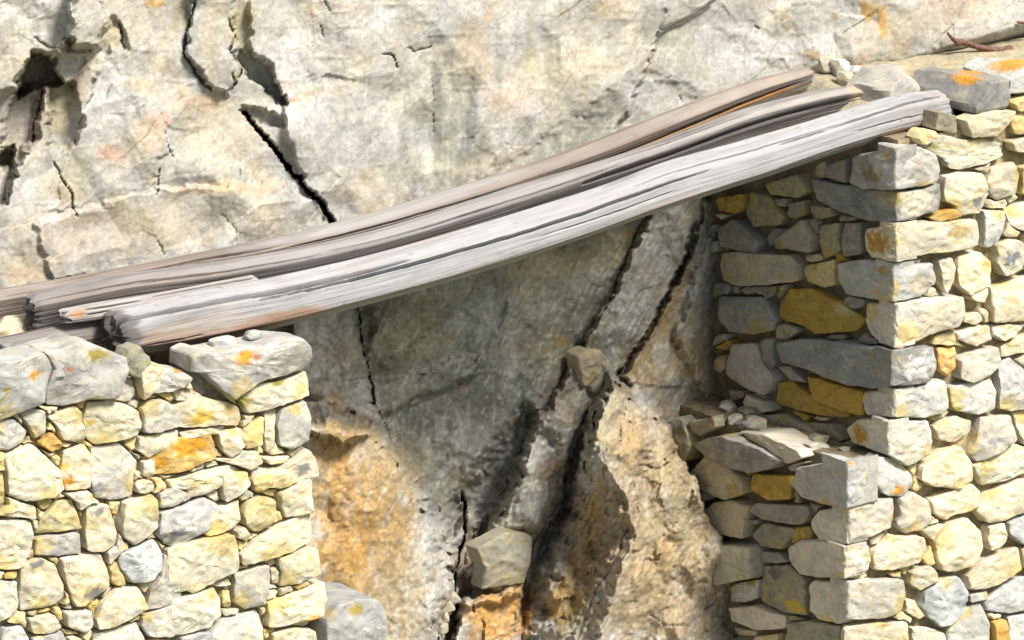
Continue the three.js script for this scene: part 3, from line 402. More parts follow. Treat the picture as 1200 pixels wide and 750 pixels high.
L('a', 'g', [680, 400, 760, 385, 840, 440, 830, 510, 740, 540, 660, 545, 660, 470, 650, 430]);
L('c', 'c', [-85, 440, 0, 395, 80, 380, 190, 400, 245, 425, 260, 480, 240, 512, 150, 505, 0, 520, -90, 515], { spots: [[60, 470, 60, YE]] });
L('a', 'c', [650, 560, 740, 545, 830, 530, 835, 590, 780, 620, 690, 660, 640, 630]);
L('a', 'o', [180, 592, 238, 535, 285, 585, 285, 620, 230, 630]);
L('a', 'c', [20, 650, 150, 595, 215, 650, 280, 715, 295, 800, 250, 840, 120, 860, 40, 830, 30, 740], { proud: 0.03 });
L('a', 'c', [300, 625, 390, 595, 430, 640, 435, 740, 420, 800, 310, 815, 285, 740], { spots: [[310, 770, 40, OR], [300, 700, 26, YE]] });
L('a', 'g', [435, 612, 560, 590, 620, 640, 648, 680, 622, 750, 620, 840, 520, 860, 440, 840, 422, 760, 432, 680], { spots: [[450, 800, 40, GR]] });
L('a', 'c', [665, 672, 720, 665, 720, 735, 700, 750, 662, 745]);
L('c', 'o', [-195, 660, -110, 590, 0, 560, 110, 545, 135, 610, 135, 660, 80, 680, 0, 715, -100, 740, -200, 745], { spots: [[0, 600, 90, OR], [-130, 680, 40, OR], [60, 600, 40, OR]] });
L('a', 'c', [842, 545, 940, 520, 1060, 512, 1050, 545, 960, 552, 850, 580], { proud: 0.0 });
L('b', 'y', [-60, -30, 15, -30, 32, 120, 0, 150, -60, 165]);
L('b', 'c', [-40, 205, 80, 190, 150, 200, 160, 250, 150, 330, 110, 420, 40, 430, -40, 435]);
L('b', 'y', [195, 200, 268, 112, 345, 100, 388, 240, 250, 258, 178, 270]);
L('b', 'b', [175, 285, 240, 268, 370, 255, 382, 350, 280, 365, 172, 362]);
L('b', 'c', [400, 130, 500, 120, 525, 180, 545, 250, 530, 310, 480, 345, 400, 340, 395, 240], { spots: [[450, 160, 30, GR]] });
L('b', 'c', [580, 110, 700, 75, 725, 100, 728, 230, 690, 260, 620, 310, 570, 280, 552, 220], { proud: 0.03 });
L('b', 'b', [735, 160, 840, 130, 940, 85, 985, 110, 1045, 150, 1000, 220, 900, 275, 830, 328, 765, 312, 725, 262], { proud: 0.03, spots: [[800, 260, 50, GR]] });
L('b', 'g', [735, 80, 800, 40, 860, 65, 885, 95, 800, 130, 735, 142]);
L('b', 'c', [100, 400, 190, 375, 260, 400, 300, 500, 300, 560, 240, 600, 100, 620, 90, 540], { spots: [[170, 400, 40, GR]] });
L('b', 'c', [282, 372, 340, 360, 470, 350, 500, 420, 508, 500, 400, 600, 350, 600, 310, 500], { spots: [[440, 540, 50, GR]] });
L('b', 'b', [560, 350, 640, 310, 720, 285, 750, 340, 745, 420, 700, 470, 610, 490, 560, 420, 545, 380], { proud: 0.03 });
L('b', 'g', [690, 525, 740, 450, 760, 350, 800, 370, 830, 450, 838, 560, 780, 588, 680, 615]);
L('b', 'c', [470, 580, 540, 510, 640, 500, 680, 600, 600, 650, 520, 690, 450, 700, 440, 660], { proud: 0.03 });
L('b', 'g', [660, 640, 760, 590, 850, 570, 850, 690, 800, 735, 690, 740, 650, 690]);
L('d', 'c', [-100, 330, 0, 295, 200, 255, 230, 310, 230, 420, 150, 460, 20, 535, -20, 520, -100, 540], { proud: 0.035 });
L('b', 'g', [-60, 480, 90, 480, 95, 600, 60, 640, 0, 680, -60, 690]);
L('b', 'c', [130, 652, 250, 630, 290, 690, 230, 720, 150, 722]); L('b', 'g', [300, 620, 420, 610, 430, 680, 390, 720, 310, 690]);
L('b', 'b', [20, 700, 100, 680, 140, 740, 140, 820, 0, 830]); L('b', 'g', [440, 722, 560, 690, 640, 670, 680, 745, 690, 840, 420, 840]);
L('d', 'c', [-85, 560, 20, 535, 130, 505, 165, 560, 160, 640, 110, 690, 0, 725, -90, 740], { proud: 0.02 });
L('c', 'w', [0, 180, 40, 160, 100, 170, 200, 150, 340, 130, 420, 95, 520, 100, 560, 140, 575, 200, 560, 235, 450, 275, 350, 290, 300, 310, 240, 350, 190, 385, 150, 350, 60, 260, 0, 255], { ...CAP, proud: 0.06, spots: [[225, 190, 48, OR], [290, 180, 22, RU], [250, 170, 34, OR]] });
L('c', 'c', [300, 312, 440, 300, 560, 260, 578, 300, 575, 370, 480, 400, 350, 440, 270, 455, 225, 380], { proud: 0.02, spots: [[250, 400, 44, MO], [420, 298, 40, MO]] });
L('c', 'g', [430, 430, 550, 395, 565, 460, 560, 580, 480, 620, 420, 600, 402, 500], { proud: 0.03 });
L('c', 'c', [358, 445, 428, 432, 405, 500, 400, 600, 370, 640, 350, 560]); L('c', 'y', [272, 520, 350, 462, 342, 600, 272, 620, 242, 560]);
L('c', 'c', [142, 540, 250, 520, 270, 600, 200, 660, 160, 622]); L('c', 'c', [342, 655, 480, 650, 440, 680, 370, 690]);
L('c', 'c', [300, 715, 400, 700, 480, 672, 560, 615, 600, 660, 620, 745, 560, 750, 430, 800, 300, 790], { spots: [[530, 710, 44, GR]] });
L('c', 'c', [-90, 765, 60, 722, 200, 690, 250, 710, 272, 740, 150, 790, 0, 805, -80, 800]);
L('d', 'c', [420, 72, 520, 10, 570, 5, 578, 160, 450, 185, 425, 130], { proud: 0.03 });
L('d', 'y', [270, 110, 330, 80, 400, 100, 410, 170, 380, 220, 310, 255, 260, 220, 250, 160], { proud: 0.03 });
L('d', 'c', [150, -30, 280, -30, 290, 30, 240, 80, 170, 115, 155, 60]); L('d', 'y', [292, 0, 390, -20, 400, 30, 330, 70, 300, 60]);
L('d', 'c', [80, 260, 110, 180, 160, 130, 240, 105, 248, 200, 200, 240, 100, 275]); L('d', 'c', [225, 245, 260, 222, 290, 260, 270, 295, 230, 280]);
L('d', 'c', [240, 360, 300, 290, 400, 230, 520, 165, 580, 160, 582, 290, 480, 340, 350, 385, 250, 405], { proud: 0.02 });
L('d', 'c', [420, 370, 560, 315, 600, 330, 610, 440, 520, 490, 430, 505, 440, 440]);
L('d', 'g', [220, 450, 300, 420, 375, 400, 385, 450, 365, 590, 270, 615, 215, 580]);
L('d', 'c', [370, 580, 500, 530, 630, 475, 640, 560, 620, 640, 540, 660, 440, 690, 370, 695], { proud: 0.03, spots: [[570, 650, 40, OR]] });
L('d', 'g', [120, 720, 170, 650, 340, 615, 355, 690, 350, 820, 100, 820]); L('d', 'c', [395, 720, 500, 692, 580, 700, 610, 820, 385, 820]);
L('d', 'c', [100, 500, 190, 460, 210, 500, 150, 508]); L('d', 'c', [0, 12, 130, -10, 150, 40, 90, 70, 0, 98]);
L('d', 'w', [620, 650, 700, 582, 780, 552, 870, 555, 905, 600, 915, 680, 905, 760, 880, 830, 700, 840, 620, 780], { proud: 0.05, thick: 0.5, round: 0.01, tone: 0.74, spots: [[760, 600, 44, YE]] });
L('d', 'b', [580, 20, 618, 50, 658, 180, 612, 225, 584, 190], { proud: -0.25, thick: 0.3 }); L('d', 'g', [586, 225, 640, 205, 628, 320, 596, 318], { proud: -0.2, thick: 0.3 });
// --- right pier: u = upper block round its corner, w = wider footing
const U = (sq, kind, pts, o) => st(wallR, surfU, sq, kind, pts, o), W = (sq, kind, pts, o) => st(wallR, surfW, sq, kind, pts, o);
const Q = { quoin: true, proud: 0.03 };
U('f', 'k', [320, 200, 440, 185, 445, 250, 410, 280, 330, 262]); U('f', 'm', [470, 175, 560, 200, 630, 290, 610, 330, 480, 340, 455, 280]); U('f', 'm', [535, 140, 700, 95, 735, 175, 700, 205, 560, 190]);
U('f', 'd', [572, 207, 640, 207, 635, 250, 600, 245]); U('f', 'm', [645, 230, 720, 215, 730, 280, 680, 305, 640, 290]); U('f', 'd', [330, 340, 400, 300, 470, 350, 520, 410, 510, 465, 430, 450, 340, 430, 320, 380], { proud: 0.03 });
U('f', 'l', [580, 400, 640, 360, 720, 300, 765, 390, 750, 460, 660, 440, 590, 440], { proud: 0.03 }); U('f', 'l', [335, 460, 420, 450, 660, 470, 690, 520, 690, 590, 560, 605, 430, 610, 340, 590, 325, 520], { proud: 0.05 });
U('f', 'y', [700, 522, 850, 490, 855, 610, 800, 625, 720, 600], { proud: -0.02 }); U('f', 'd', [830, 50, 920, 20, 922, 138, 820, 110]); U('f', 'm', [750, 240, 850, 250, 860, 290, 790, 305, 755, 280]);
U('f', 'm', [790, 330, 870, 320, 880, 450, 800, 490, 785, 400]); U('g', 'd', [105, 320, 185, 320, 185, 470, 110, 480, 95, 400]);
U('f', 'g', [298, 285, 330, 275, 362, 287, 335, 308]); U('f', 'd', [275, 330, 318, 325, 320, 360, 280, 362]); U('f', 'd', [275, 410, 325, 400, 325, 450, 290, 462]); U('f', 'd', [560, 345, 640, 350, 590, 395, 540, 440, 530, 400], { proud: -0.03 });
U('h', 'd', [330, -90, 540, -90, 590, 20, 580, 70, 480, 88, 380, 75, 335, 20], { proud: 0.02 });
U('f', 'k', [590, 690, 640, 625, 740, 625, 870, 680, 985, 770, 960, 820, 780, 835, 680, 790, 580, 760], { proud: 0.01, spots: [[650, 650, 50, YE], [900, 720, 60, [0.5, 0.42, 0.2]]] });
U('h', 'b', [390, 130, 500, 125, 530, 200, 585, 290, 570, 340, 540, 370, 430, 320, 365, 270, 360, 230], { proud: 0.03 }); U('h', 'd', [522, 110, 580, 100, 590, 230, 562, 250, 532, 200]);
U('i', 'd', [-204, 130, -100, 108, 0, 112, 150, 130, 350, 165, 470, 150, 530, 140, 550, 230, 520, 310, 430, 325, 250, 335, 130, 320, 20, 285, -80, 240, -180, 210], { ...Q, spots: [[470, 230, 110, WH]], proud: 0.06 });  // white spot paints the sunlit front face of this dark quoin
U('h', 'd', [590, 235, 650, 230, 722, 312, 660, 302]); U('h', 'k', [580, 312, 650, 300, 760, 380, 900, 440, 910, 475, 830, 470, 700, 440, 580, 400]); U('i', 'k', [-75, 280, 0, 290, 195, 350, 195, 470, 100, 440, -30, 390]);
U('i', 'g', [205, 348, 350, 342, 480, 322, 590, 300, 605, 400, 590, 450, 480, 475, 330, 470, 215, 460, 195, 400], Q);
U('i', 'g', [120, 520, 170, 480, 280, 482, 400, 490, 510, 485, 530, 540, 525, 640, 450, 680, 400, 698, 330, 650, 240, 620, 150, 590], { ...Q, spots: [[190, 550, 70, [0.5, 0.26, 0.02]]] });
U('h', 'l', [500, 462, 640, 450, 740, 510, 750, 570, 620, 570, 500, 530], { proud: 0.04 }); U('h', 'm', [742, 490, 860, 500, 900, 580, 800, 590, 742, 560]);
U('h', 'g', [450, 362, 540, 400, 580, 440, 480, 460, 440, 400]); U('h', 'd', [370, 342, 440, 348, 438, 380, 380, 400]); U('h', 'l', [420, 480, 470, 430, 490, 470, 460, 510], { proud: 0.05 }); U('h', 'k', [312, 150, 370, 110, 390, 130, 370, 160]);
W('h', 'd', [230, 590, 300, 560, 380, 545, 450, 570, 560, 610, 640, 670, 600, 700, 520, 720, 390, 695, 280, 650], { proud: 0.1, thick: 0.3 }); W('h', 'g', [400, 540, 540, 545, 620, 580, 700, 620, 725, 655, 650, 685, 560, 612, 450, 568], { proud: 0.03, thick: 0.3 });
W('h', 'm', [100, 490, 150, 460, 190, 500, 220, 600, 200, 670, 140, 690, 115, 600, 90, 550], { proud: 0.06, spots: [[140, 480, 40, WH]] }); W('h', 'm', [192, 485, 250, 480, 310, 460, 320, 520, 240, 560, 205, 540], { proud: 0.02, thick: 0.1 });
W('j', 'l', [175, 0, 200, -30, 270, -105, 400, -50, 455, 10, 460, 70, 380, 100, 280, 70, 185, 20], { proud: 0.05 }); W('j', 'l', [190, 42, 290, 75, 310, 90, 260, 112, 195, 72]);
W('j', 'l', [240, 180, 310, 110, 400, 100, 470, 132, 450, 280, 360, 260, 240, 220], { proud: 0.05 }); W('j', 'd', [460, 150, 500, 115, 740, 130, 755, 160, 720, 215, 620, 210, 520, 190], { proud: 0.02 }); W('j', 'k', [470, -20, 660, -10, 655, 100, 560, 108, 470, 60], { proud: 0.0 });
W('k', 'w', [-130, 30, -110, -50, 0, -62, 130, -80, 230, -60, 235, 40, 200, 90, 130, 145, 0, 120, -90, 90], { ...Q, proud: 0.06, thick: 0.3, tone: 0.85, spots: [[150, -70, 26, OR]] });
W('j', 'd', [438, 190, 500, 195, 505, 215, 470, 217]); W('j', 'm', [470, 270, 520, 208, 670, 235, 665, 270, 620, 330, 510, 320]); W('j', 'k', [672, 230, 740, 225, 745, 285, 645, 308]);
W('k', 'g', [-40, 200, 0, 150, 120, 130, 350, 95, 355, 180, 340, 235, 230, 280, 110, 312, 0, 290, -30, 250], Q); W('k', 'g', [-145, 320, -100, 290, 0, 292, 110, 316, 230, 310, 245, 390, 230, 430, 120, 470, 0, 460, -90, 450, -140, 380], Q);
W('j', 'd', [517, 340, 600, 345, 640, 390, 590, 400, 520, 390]); W('j', 'm', [520, 410, 640, 402, 720, 460, 720, 640, 630, 630, 520, 570], { proud: 0.0, spots: [[680, 600, 70, YE], [580, 440, 60, DK]] });
W('j', 'b', [360, 502, 420, 482, 505, 470, 500, 560, 440, 580, 365, 575], { spots: [[470, 480, 40, MO]] }); W('j', 'g', [385, 597, 500, 590, 630, 640, 625, 700, 500, 705, 390, 660], { proud: 0.03 }); W('j', 'l', [380, 690, 490, 710, 490, 732, 400, 730]);
W('j', 'y', [490, 732, 600, 722, 605, 830, 480, 830]); W('j', 'm', [640, 672, 740, 660, 880, 690, 880, 830, 620, 830]);
W('k', 'g', [-50, 500, -30, 472, 110, 482, 300, 472, 390, 470, 405, 540, 380, 620, 300, 655, 120, 660, 90, 680, 0, 660, -50, 610], Q); W('k', 'c', [95, 690, 180, 680, 300, 668, 400, 665, 420, 830, 90, 830], { proud: 0.02 });
// front
U('g', 'w', [150, 20, 190, 0, 350, -30, 470, -30, 540, 0, 560, 60, 555, 120, 500, 150, 330, 172, 200, 165, 140, 140], { ...Q, proud: 0.05, spots: [[410, 10, 16, OR], [250, 100, 60, [0.3, 0.24, 0.12]]] });
U('g', 'd', [-44, 115, 60, 138, 320, 176, 350, 184, 480, 164, 560, 135, 568, 200, 560, 260, 440, 300, 352, 318, 230, 312, 100, 275, -20, 215], { ...Q, spots: [[450, 220, 110, [0.55, 0.5, 0.38]]] });  // cream spot puts the sunlight on the front face into the colour
U('g', 'c', [210, 350, 330, 325, 500, 318, 740, 310, 745, 380, 730, 430, 620, 455, 500, 465, 380, 500, 340, 505, 230, 480, 205, 420], { ...Q, proud: 0.05, spots: [[270, 410, 90, [0.45, 0.24, 0.02]], [640, 360, 60, [0.5, 0.36, 0.16]]] });
U('g', 'w', [80, 510, 180, 490, 330, 510, 530, 510, 545, 590, 480, 660, 400, 680, 350, 690, 220, 670, 120, 650, 80, 590], { ...Q, spots: [[280, 530, 50, [0.5, 0.33, 0.05]], [460, 600, 80, [0.56, 0.5, 0.36]]] });
U('i', 'g', [215, -60, 350, -55, 600, -85, 670, -90, 680, -20, 650, 50, 520, 90, 440, 130, 375, 162, 290, 130, 225, 80, 210, 20], { ...Q, proud: 0.05, spots: [[540, 0, 130, [0.56, 0.5, 0.38]]] });
U('e', 'm', [580, 442, 665, 462, 668, 550, 565, 530], { proud: -0.06 }); U('e', 'c', [672, 482, 750, 445, 820, 432, 905, 432, 870, 500, 820, 550, 700, 560]); U('e', 'c', [500, 602, 570, 550, 700, 570, 760, 560, 870, 590, 850, 630, 760, 680, 650, 700, 582, 662], { spots: [[540, 600, 50, MO]] });  // dark kind of the first stone paints in the shadow under the slab
U('e', 'y', [890, 470, 947, 432, 1060, 430, 1060, 545, 905, 545]); U('e', 'c', [880, 575, 990, 550, 1060, 550, 1060, 640, 900, 622]); U('e', 'y', [890, 395, 1060, 350, 1060, 420, 920, 440]);
U('g', 'c', [585, 32, 700, -8, 850, -28, 862, 10, 780, 48, 650, 75, 600, 70]); U('g', 'c', [577, 112, 640, 82, 760, 92, 780, 180, 750, 280, 640, 292, 622, 240, 577, 220], { proud: 0.02, spots: [[720, 220, 40, GR], [610, 40, 30, GR]] });
U('g', 'c', [772, 140, 800, 70, 910, 40, 930, 100, 910, 190, 830, 220, 792, 190]); U('g', 'o', [505, 298, 560, 268, 630, 252, 660, 290, 600, 308, 530, 315]);
U('g', 'c', [550, 492, 610, 475, 625, 520, 610, 600, 580, 650, 556, 600]); U('g', 'c', [640, 472, 740, 450, 790, 500, 780, 600, 690, 660, 640, 612, 627, 540], { proud: 0.03 }); U('g', 'c', [822, 420, 870, 390, 930, 400, 960, 440, 920, 540, 850, 570, 812, 500], { proud: 0.03, spots: [[870, 480, 54, GR]] });
U('g', 'g', [762, 262, 850, 262, 860, 300, 830, 400, 790, 440, 757, 430]); U('g', 'c', [862, 262, 947, 222, 1060, 215, 1060, 345, 940, 360, 880, 330]); U('g', 'c', [692, 660, 770, 602, 780, 640, 760, 690, 705, 682]); U('g', 'c', [785, 625, 947, 565, 1060, 550, 1060, 760, 800, 785, 792, 700], { proud: 0.04 });
U('g', 'y', [940, 60, 1060, 40, 1060, 200, 935, 190]); U('g', 'c', [960, 370, 1060, 360, 1060, 540, 940, 540, 965, 440]);
U('i', 'c', [670, 0, 740, -18, 760, 20, 720, 45, 662, 30]); U('i', 'c', [645, 82, 700, 55, 790, 42, 800, 110, 720, 145, 642, 112]); U('i', 'c', [802, 48, 870, 38, 960, 38, 900, 100, 850, 120, 802, 92]); U('i', 'c', [850, 142, 947, 92, 1060, 80, 1060, 160, 900, 180, 842, 196]);
U('i', 'o', [552, 150, 640, 142, 640, 240, 600, 285, 552, 250]); U('i', 'g', [650, 202, 700, 170, 820, 142, 835, 220, 780, 280, 700, 310, 647, 290], { proud: 0.03 }); U('i', 'g', [612, 330, 690, 312, 800, 292, 825, 350, 815, 430, 740, 460, 622, 440, 610, 400], { spots: [[630, 440, 40, MO]] });
U('i', 'b', [832, 232, 880, 192, 947, 250, 1060, 262, 1060, 410, 890, 445, 832, 430], { proud: 0.02 }); U('i', 'c', [535, 520, 560, 492, 640, 462, 715, 490, 715, 540, 640, 590, 562, 580]); U('i', 'g', [722, 562, 750, 470, 890, 460, 910, 570, 840, 630, 730, 680, 692, 640], { proud: 0.02, spots: [[800, 580, 50, [0.4, 0.4, 0.42]]] });
U('i', 'c', [905, 452, 960, 432, 1060, 440, 1060, 640, 950, 600, 922, 540]); W('i', 'c', [470, 702, 570, 622, 650, 602, 700, 680, 710, 760, 640, 800, 520, 790, 462, 760], { proud: 0.03 }); W('i', 'c', [712, 692, 830, 642, 920, 595, 1060, 640, 1060, 720, 950, 732, 860, 770, 762, 792]);
W('i', 'w', [255, 692, 300, 655, 370, 665, 430, 740, 440, 780, 380, 840, 300, 830, 250, 760], { proud: 0.0, spots: [[360, 805, 44, OR]] });
W('k', 'g', [370, 180, 370, 102, 430, 62, 500, 100, 520, 200, 480, 240, 400, 265, 358, 220]); W('k', 'c', [510, 105, 600, 62, 640, 40, 710, 25, 745, 60, 740, 130, 690, 158, 620, 172, 580, 198, 530, 170]); W('k', 'c', [762, 92, 860, 40, 940, 10, 1060, 0, 1060, 110, 850, 198, 772, 210, 722, 160], { proud: 0.03 });
W('k', 'c', [530, 290, 600, 205, 680, 185, 740, 240, 758, 320, 720, 400, 620, 435, 560, 430, 530, 370], { proud: 0.04, spots: [[620, 410, 50, [0.35, 0.33, 0.22]]] }); W('k', 'c', [472, 242, 540, 222, 580, 212, 540, 270, 520, 290]); W('k', 'c', [250, 340, 330, 270, 470, 265, 490, 330, 460, 390, 330, 430, 250, 425, 242, 370], { proud: 0.03 });
W('k', 'y', [472, 380, 520, 312, 540, 400, 500, 410]); W('k', 'c', [420, 432, 500, 402, 540, 430, 540, 480, 460, 520, 412, 490]); W('k', 'c', [780, 222, 850, 202, 865, 250, 860, 300, 790, 340, 772, 280]); W('k', 'b', [872, 202, 947, 172, 1060, 170, 1060, 290, 940, 310, 872, 260]);
W('k', 'c', [680, 462, 760, 382, 920, 322, 935, 420, 850, 480, 760, 515, 690, 515], { proud: 0.03 }); W('k', 'w', [472, 600, 490, 522, 560, 462, 640, 452, 690, 530, 670, 620, 600, 680, 560, 690, 512, 650], { proud: 0.03 }); W('k', 'c', [402, 562, 440, 562, 490, 640, 460, 655, 397, 620]);
W('k', 'y', [332, 440, 390, 432, 385, 465, 340, 460]); W('k', 'b', [852, 502, 940, 462, 1060, 460, 1060, 600, 880, 630, 782, 620, 772, 570]); W('k', 'g', [692, 542, 780, 522, 790, 560, 700, 580]); W('k', 'g', [600, 700, 690, 602, 750, 577, 800, 680, 790, 830, 600, 830]);
W('k', 'c', [432, 692, 540, 702, 592, 722, 590, 830, 440, 830]); W('k', 'o', [802, 662, 868, 652, 868, 830, 812, 830]); W('k', 'g', [875, 645, 1060, 610, 1060, 830, 880, 830]); W('k', 'c', [940, 330, 1060, 300, 1060, 450, 945, 420]);
// the stone that juts from the footing towards the viewer
W('j', 'l', [200, 365, 310, 292, 500, 312, 516, 340, 508, 460, 400, 480, 290, 500, 240, 440, 200, 400], { proud: 0.14, thick: 0.45, round: 0.02 });
// --- chinking: pack what the big stones leave free with small stones shaped to the gap
function pack(wall, mask, surfOf, region, maxR, minR, tries, kinds, limit) {
  const B = bbox(region, 0); let made = 0;
  for (let t = 0; t < tries && made < limit; t++) {
    const x = rr(B[0], B[1]), y = rr(B[2], B[3]); if (covered(mask, x, y) || sdPoly(region, x, y) < minR) continue;
    const P = [], K = 10, a0 = rr(0, 6.28); let small = 0, sum = 0;
    for (let k = 0; k < K; k++) { const a = a0 + k / K * 6.283, ca = Math.cos(a), sa = Math.sin(a), m = maxR * rr(0.72, 1); let r = 0; while (r < m && !covered(mask, x + ca * (r + 1), y + sa * (r + 1) * 0.85)) r += 0.7; sum += r; if (r < minR * 0.45) small++; P.push(x + ca * r, y + sa * r * 0.85); }
    if (small > 1 || sum / K < minR) continue;
    stamp(mask, P); made++;
    const R = sum / K, kd = kinds[Math.floor(rnd() * kinds.length)];
    mesh('stone', stoneGeo(P, surfOf(x, y), kd, { gap: 0.5, proud: R < 9 ? rr(-0.035, 0.0) : rr(-0.01, 0.025), thick: 0.14, stain: R < 9 && 'cy'.includes(kd) ? 0.12 : 0 }), M.stone, wall);
  }
  return made;
}
const regL = [-170, 500, 0, 470, 150, 470, 356, 415, 362, 560, 370, 700, 372, 830, -170, 830];
const regRF = [1052, 172, 1130, 140, 1200, 118, 1350, 80, 1350, 830, 1000, 830, 998, 560, 1052, 535];
const regRE = [842, 236, 1000, 180, 1046, 180, 1046, 530, 990, 545, 990, 830, 852, 830, 850, 640, 812, 560, 850, 500, 838, 400];
const nL = pack(wallL, maskL, () => surfL, regL, 30, 11, 9000, 'cccccgcyb', 60) + pack(wallL, maskL, () => surfL, regL, 14, 3.6, 60000, 'ccycycyl', 170);
const sR = (x, y) => (y > 538 ? surfW : surfU);
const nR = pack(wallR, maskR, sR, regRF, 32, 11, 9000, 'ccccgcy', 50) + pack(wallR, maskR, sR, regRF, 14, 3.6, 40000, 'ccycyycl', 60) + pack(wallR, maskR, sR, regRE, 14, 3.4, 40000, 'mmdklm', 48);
console.log('left', wallL.children.length, 'right', wallR.children.length, nL, nR);

// --- the fill behind the stones
function fill(wall, x0, x1, y0, y1, z0, z1, lumps, cols) { // a block with rough faces
  const g = new THREE.BoxGeometry(x1 - x0, y1 - y0, z1 - z0, Math.ceil((x1 - x0) / 0.05), Math.ceil((y1 - y0) / 0.05), Math.ceil((z1 - z0) / 0.05)).translate((x0 + x1) / 2, (y0 + y1) / 2, (z0 + z1) / 2);
  const p = g.attributes.position, col = [], uv = [];
  for (let i = 0; i < p.count; i++) {
    const x = p.getX(i), y = p.getY(i), z = p.getZ(i), n = (s) => fbm(x * 9 + s, y * 9, z * 9, 3);
    p.setXYZ(i, x + lumps * n(0), y + lumps * n(20), z + lumps * n(40));
    const K = cols.length > 2 && (x < x0 + 0.12 || y > y1 - 0.06) && z < z1 - 0.12 ? 2 : 0, c = [...cols[K]]; mix3(c, cols[K + 1], sstep(-0.15, 0.3, fbm(x * 5, y * 5, z * 5 + 3, 4))); const k = 1 + 0.5 * noise(x * 40, y * 40, z * 40); col.push(c[0] * k, c[1] * k, c[2] * k); uv.push(x - z, y + 0.3 * z);
  }
  g.setAttribute('color', new THREE.Float32BufferAttribute(col, 3)); g.setAttribute('uv', new THREE.Float32BufferAttribute(uv, 2)); g.computeVertexNormals();
  return mesh('rubble_fill', g, M.earth, wall);
}
const YB = atZ(600, 900, 0).y, YLT = atZ(330, 432, 0).y, YRT = atZ(1100, 160, 0).y, YLEDGE = atX(900, 505, XL).y - 0.08;
const mortar = [[0.38, 0.31, 0.17], [0.24, 0.2, 0.12]], soil = [[0.22, 0.18, 0.1], [0.16, 0.14, 0.1]];
fill(wallL, XE - 5.2, XE - 0.05, YB, YLT, -2.2, -0.085, 0.025, [...mortar, ...soil]);
fill(wallR, XU + 0.09, XU + 3.2, YB, YRT, -2.4, -0.085, 0.025, [...mortar, ...soil]);
fill(wallR, XL + 0.1, XU + 0.03, YB, YLEDGE, -2.3, -0.06, 0.03, soil);
function block(parent, name, c, sx, sy, sz, turn, kind, o = {}) { // rough hewn block: c is the middle of its underside
  const id = ++stoneCount, n = 10, g = new THREE.BoxGeometry(1, 1, 1, n, n, n), p = g.attributes.position, col = [], uv = [], KD = KIND[kind], e = o.round ?? 5;
  const ca = Math.cos(turn), sa = Math.sin(turn), cuts = []; for (let k = 0; k < (o.cuts ?? 5); k++) { const v = new THREE.Vector3(rr(-1, 1), rr(-0.3, 1), rr(-1, 1)).normalize(); cuts.push([v, rr(0.36, 0.5)]); }
  for (let i = 0; i < p.count; i++) {
    let x = p.getX(i), y = p.getY(i), z = p.getZ(i);
    const m = Math.pow(Math.pow(Math.abs(2 * x), e * 2) + Math.pow(Math.abs(2 * y), e * 2) + Math.pow(Math.abs(2 * z), e * 2), 1 / (e * 2)), mm = 2 * Math.max(Math.abs(x), Math.abs(y), Math.abs(z)); if (m > 0) { x *= mm / m; y *= mm / m; z *= mm / m; }
    for (const [v, d] of cuts) { const t = v.x * x + v.y * y + v.z * z - d; if (t > 0) { x -= v.x * t; y -= v.y * t; z -= v.z * t; } }
    if (o.shape) [x, y, z] = o.shape(x, y, z);
    x *= sx; y = (y + 0.5) * sy; z *= sz;
    const q = 0.03 * Math.min(1, sx * 2) * fbm(x * 9 + id, y * 9, z * 9, 3); x += q * 1.2; z += q; y += 0.6 * q * (y > 0.02 ? 1 : 0);
    const X = c.x + x * ca + z * sa, Y = c.y + y, Z = c.z - x * sa + z * ca; p.setXYZ(i, X, Y, Z);
    const cc = [...KD[0]], n1 = fbm(X * 6 + id, Y * 6, Z * 6, 3), n2 = fbm(X * 22, Y * 22, Z * 22 + id, 3);
    mix3(cc, KD[1], sstep(-0.1, 0.3, n1 + 0.4 * n2) * 0.8); mix3(cc, KD[2], 0.7 * sstep(0.1, 0.3, n2));
    if (o.spots) for (const [lx, ly, lz, lr, lc] of o.spots) mix3(cc, lc, 0.92 * sstep(1.15, 0.7, Math.hypot(x - lx, (y - ly) * 2, (z - lz)) / lr + n2));
    const k = (o.tone ?? 1) * (1 + 0.25 * n2); col.push(cc[0] * k, cc[1] * k, cc[2] * k); uv.push(X - 0.7 * Z + id, Y + 0.7 * Z);
  }
  g.setAttribute('color', new THREE.Float32BufferAttribute(col, 3)); g.setAttribute('uv', new THREE.Float32BufferAttribute(uv, 2)); return mesh(name, toCreasedNormals(g, 0.45), M.stone, parent);
}
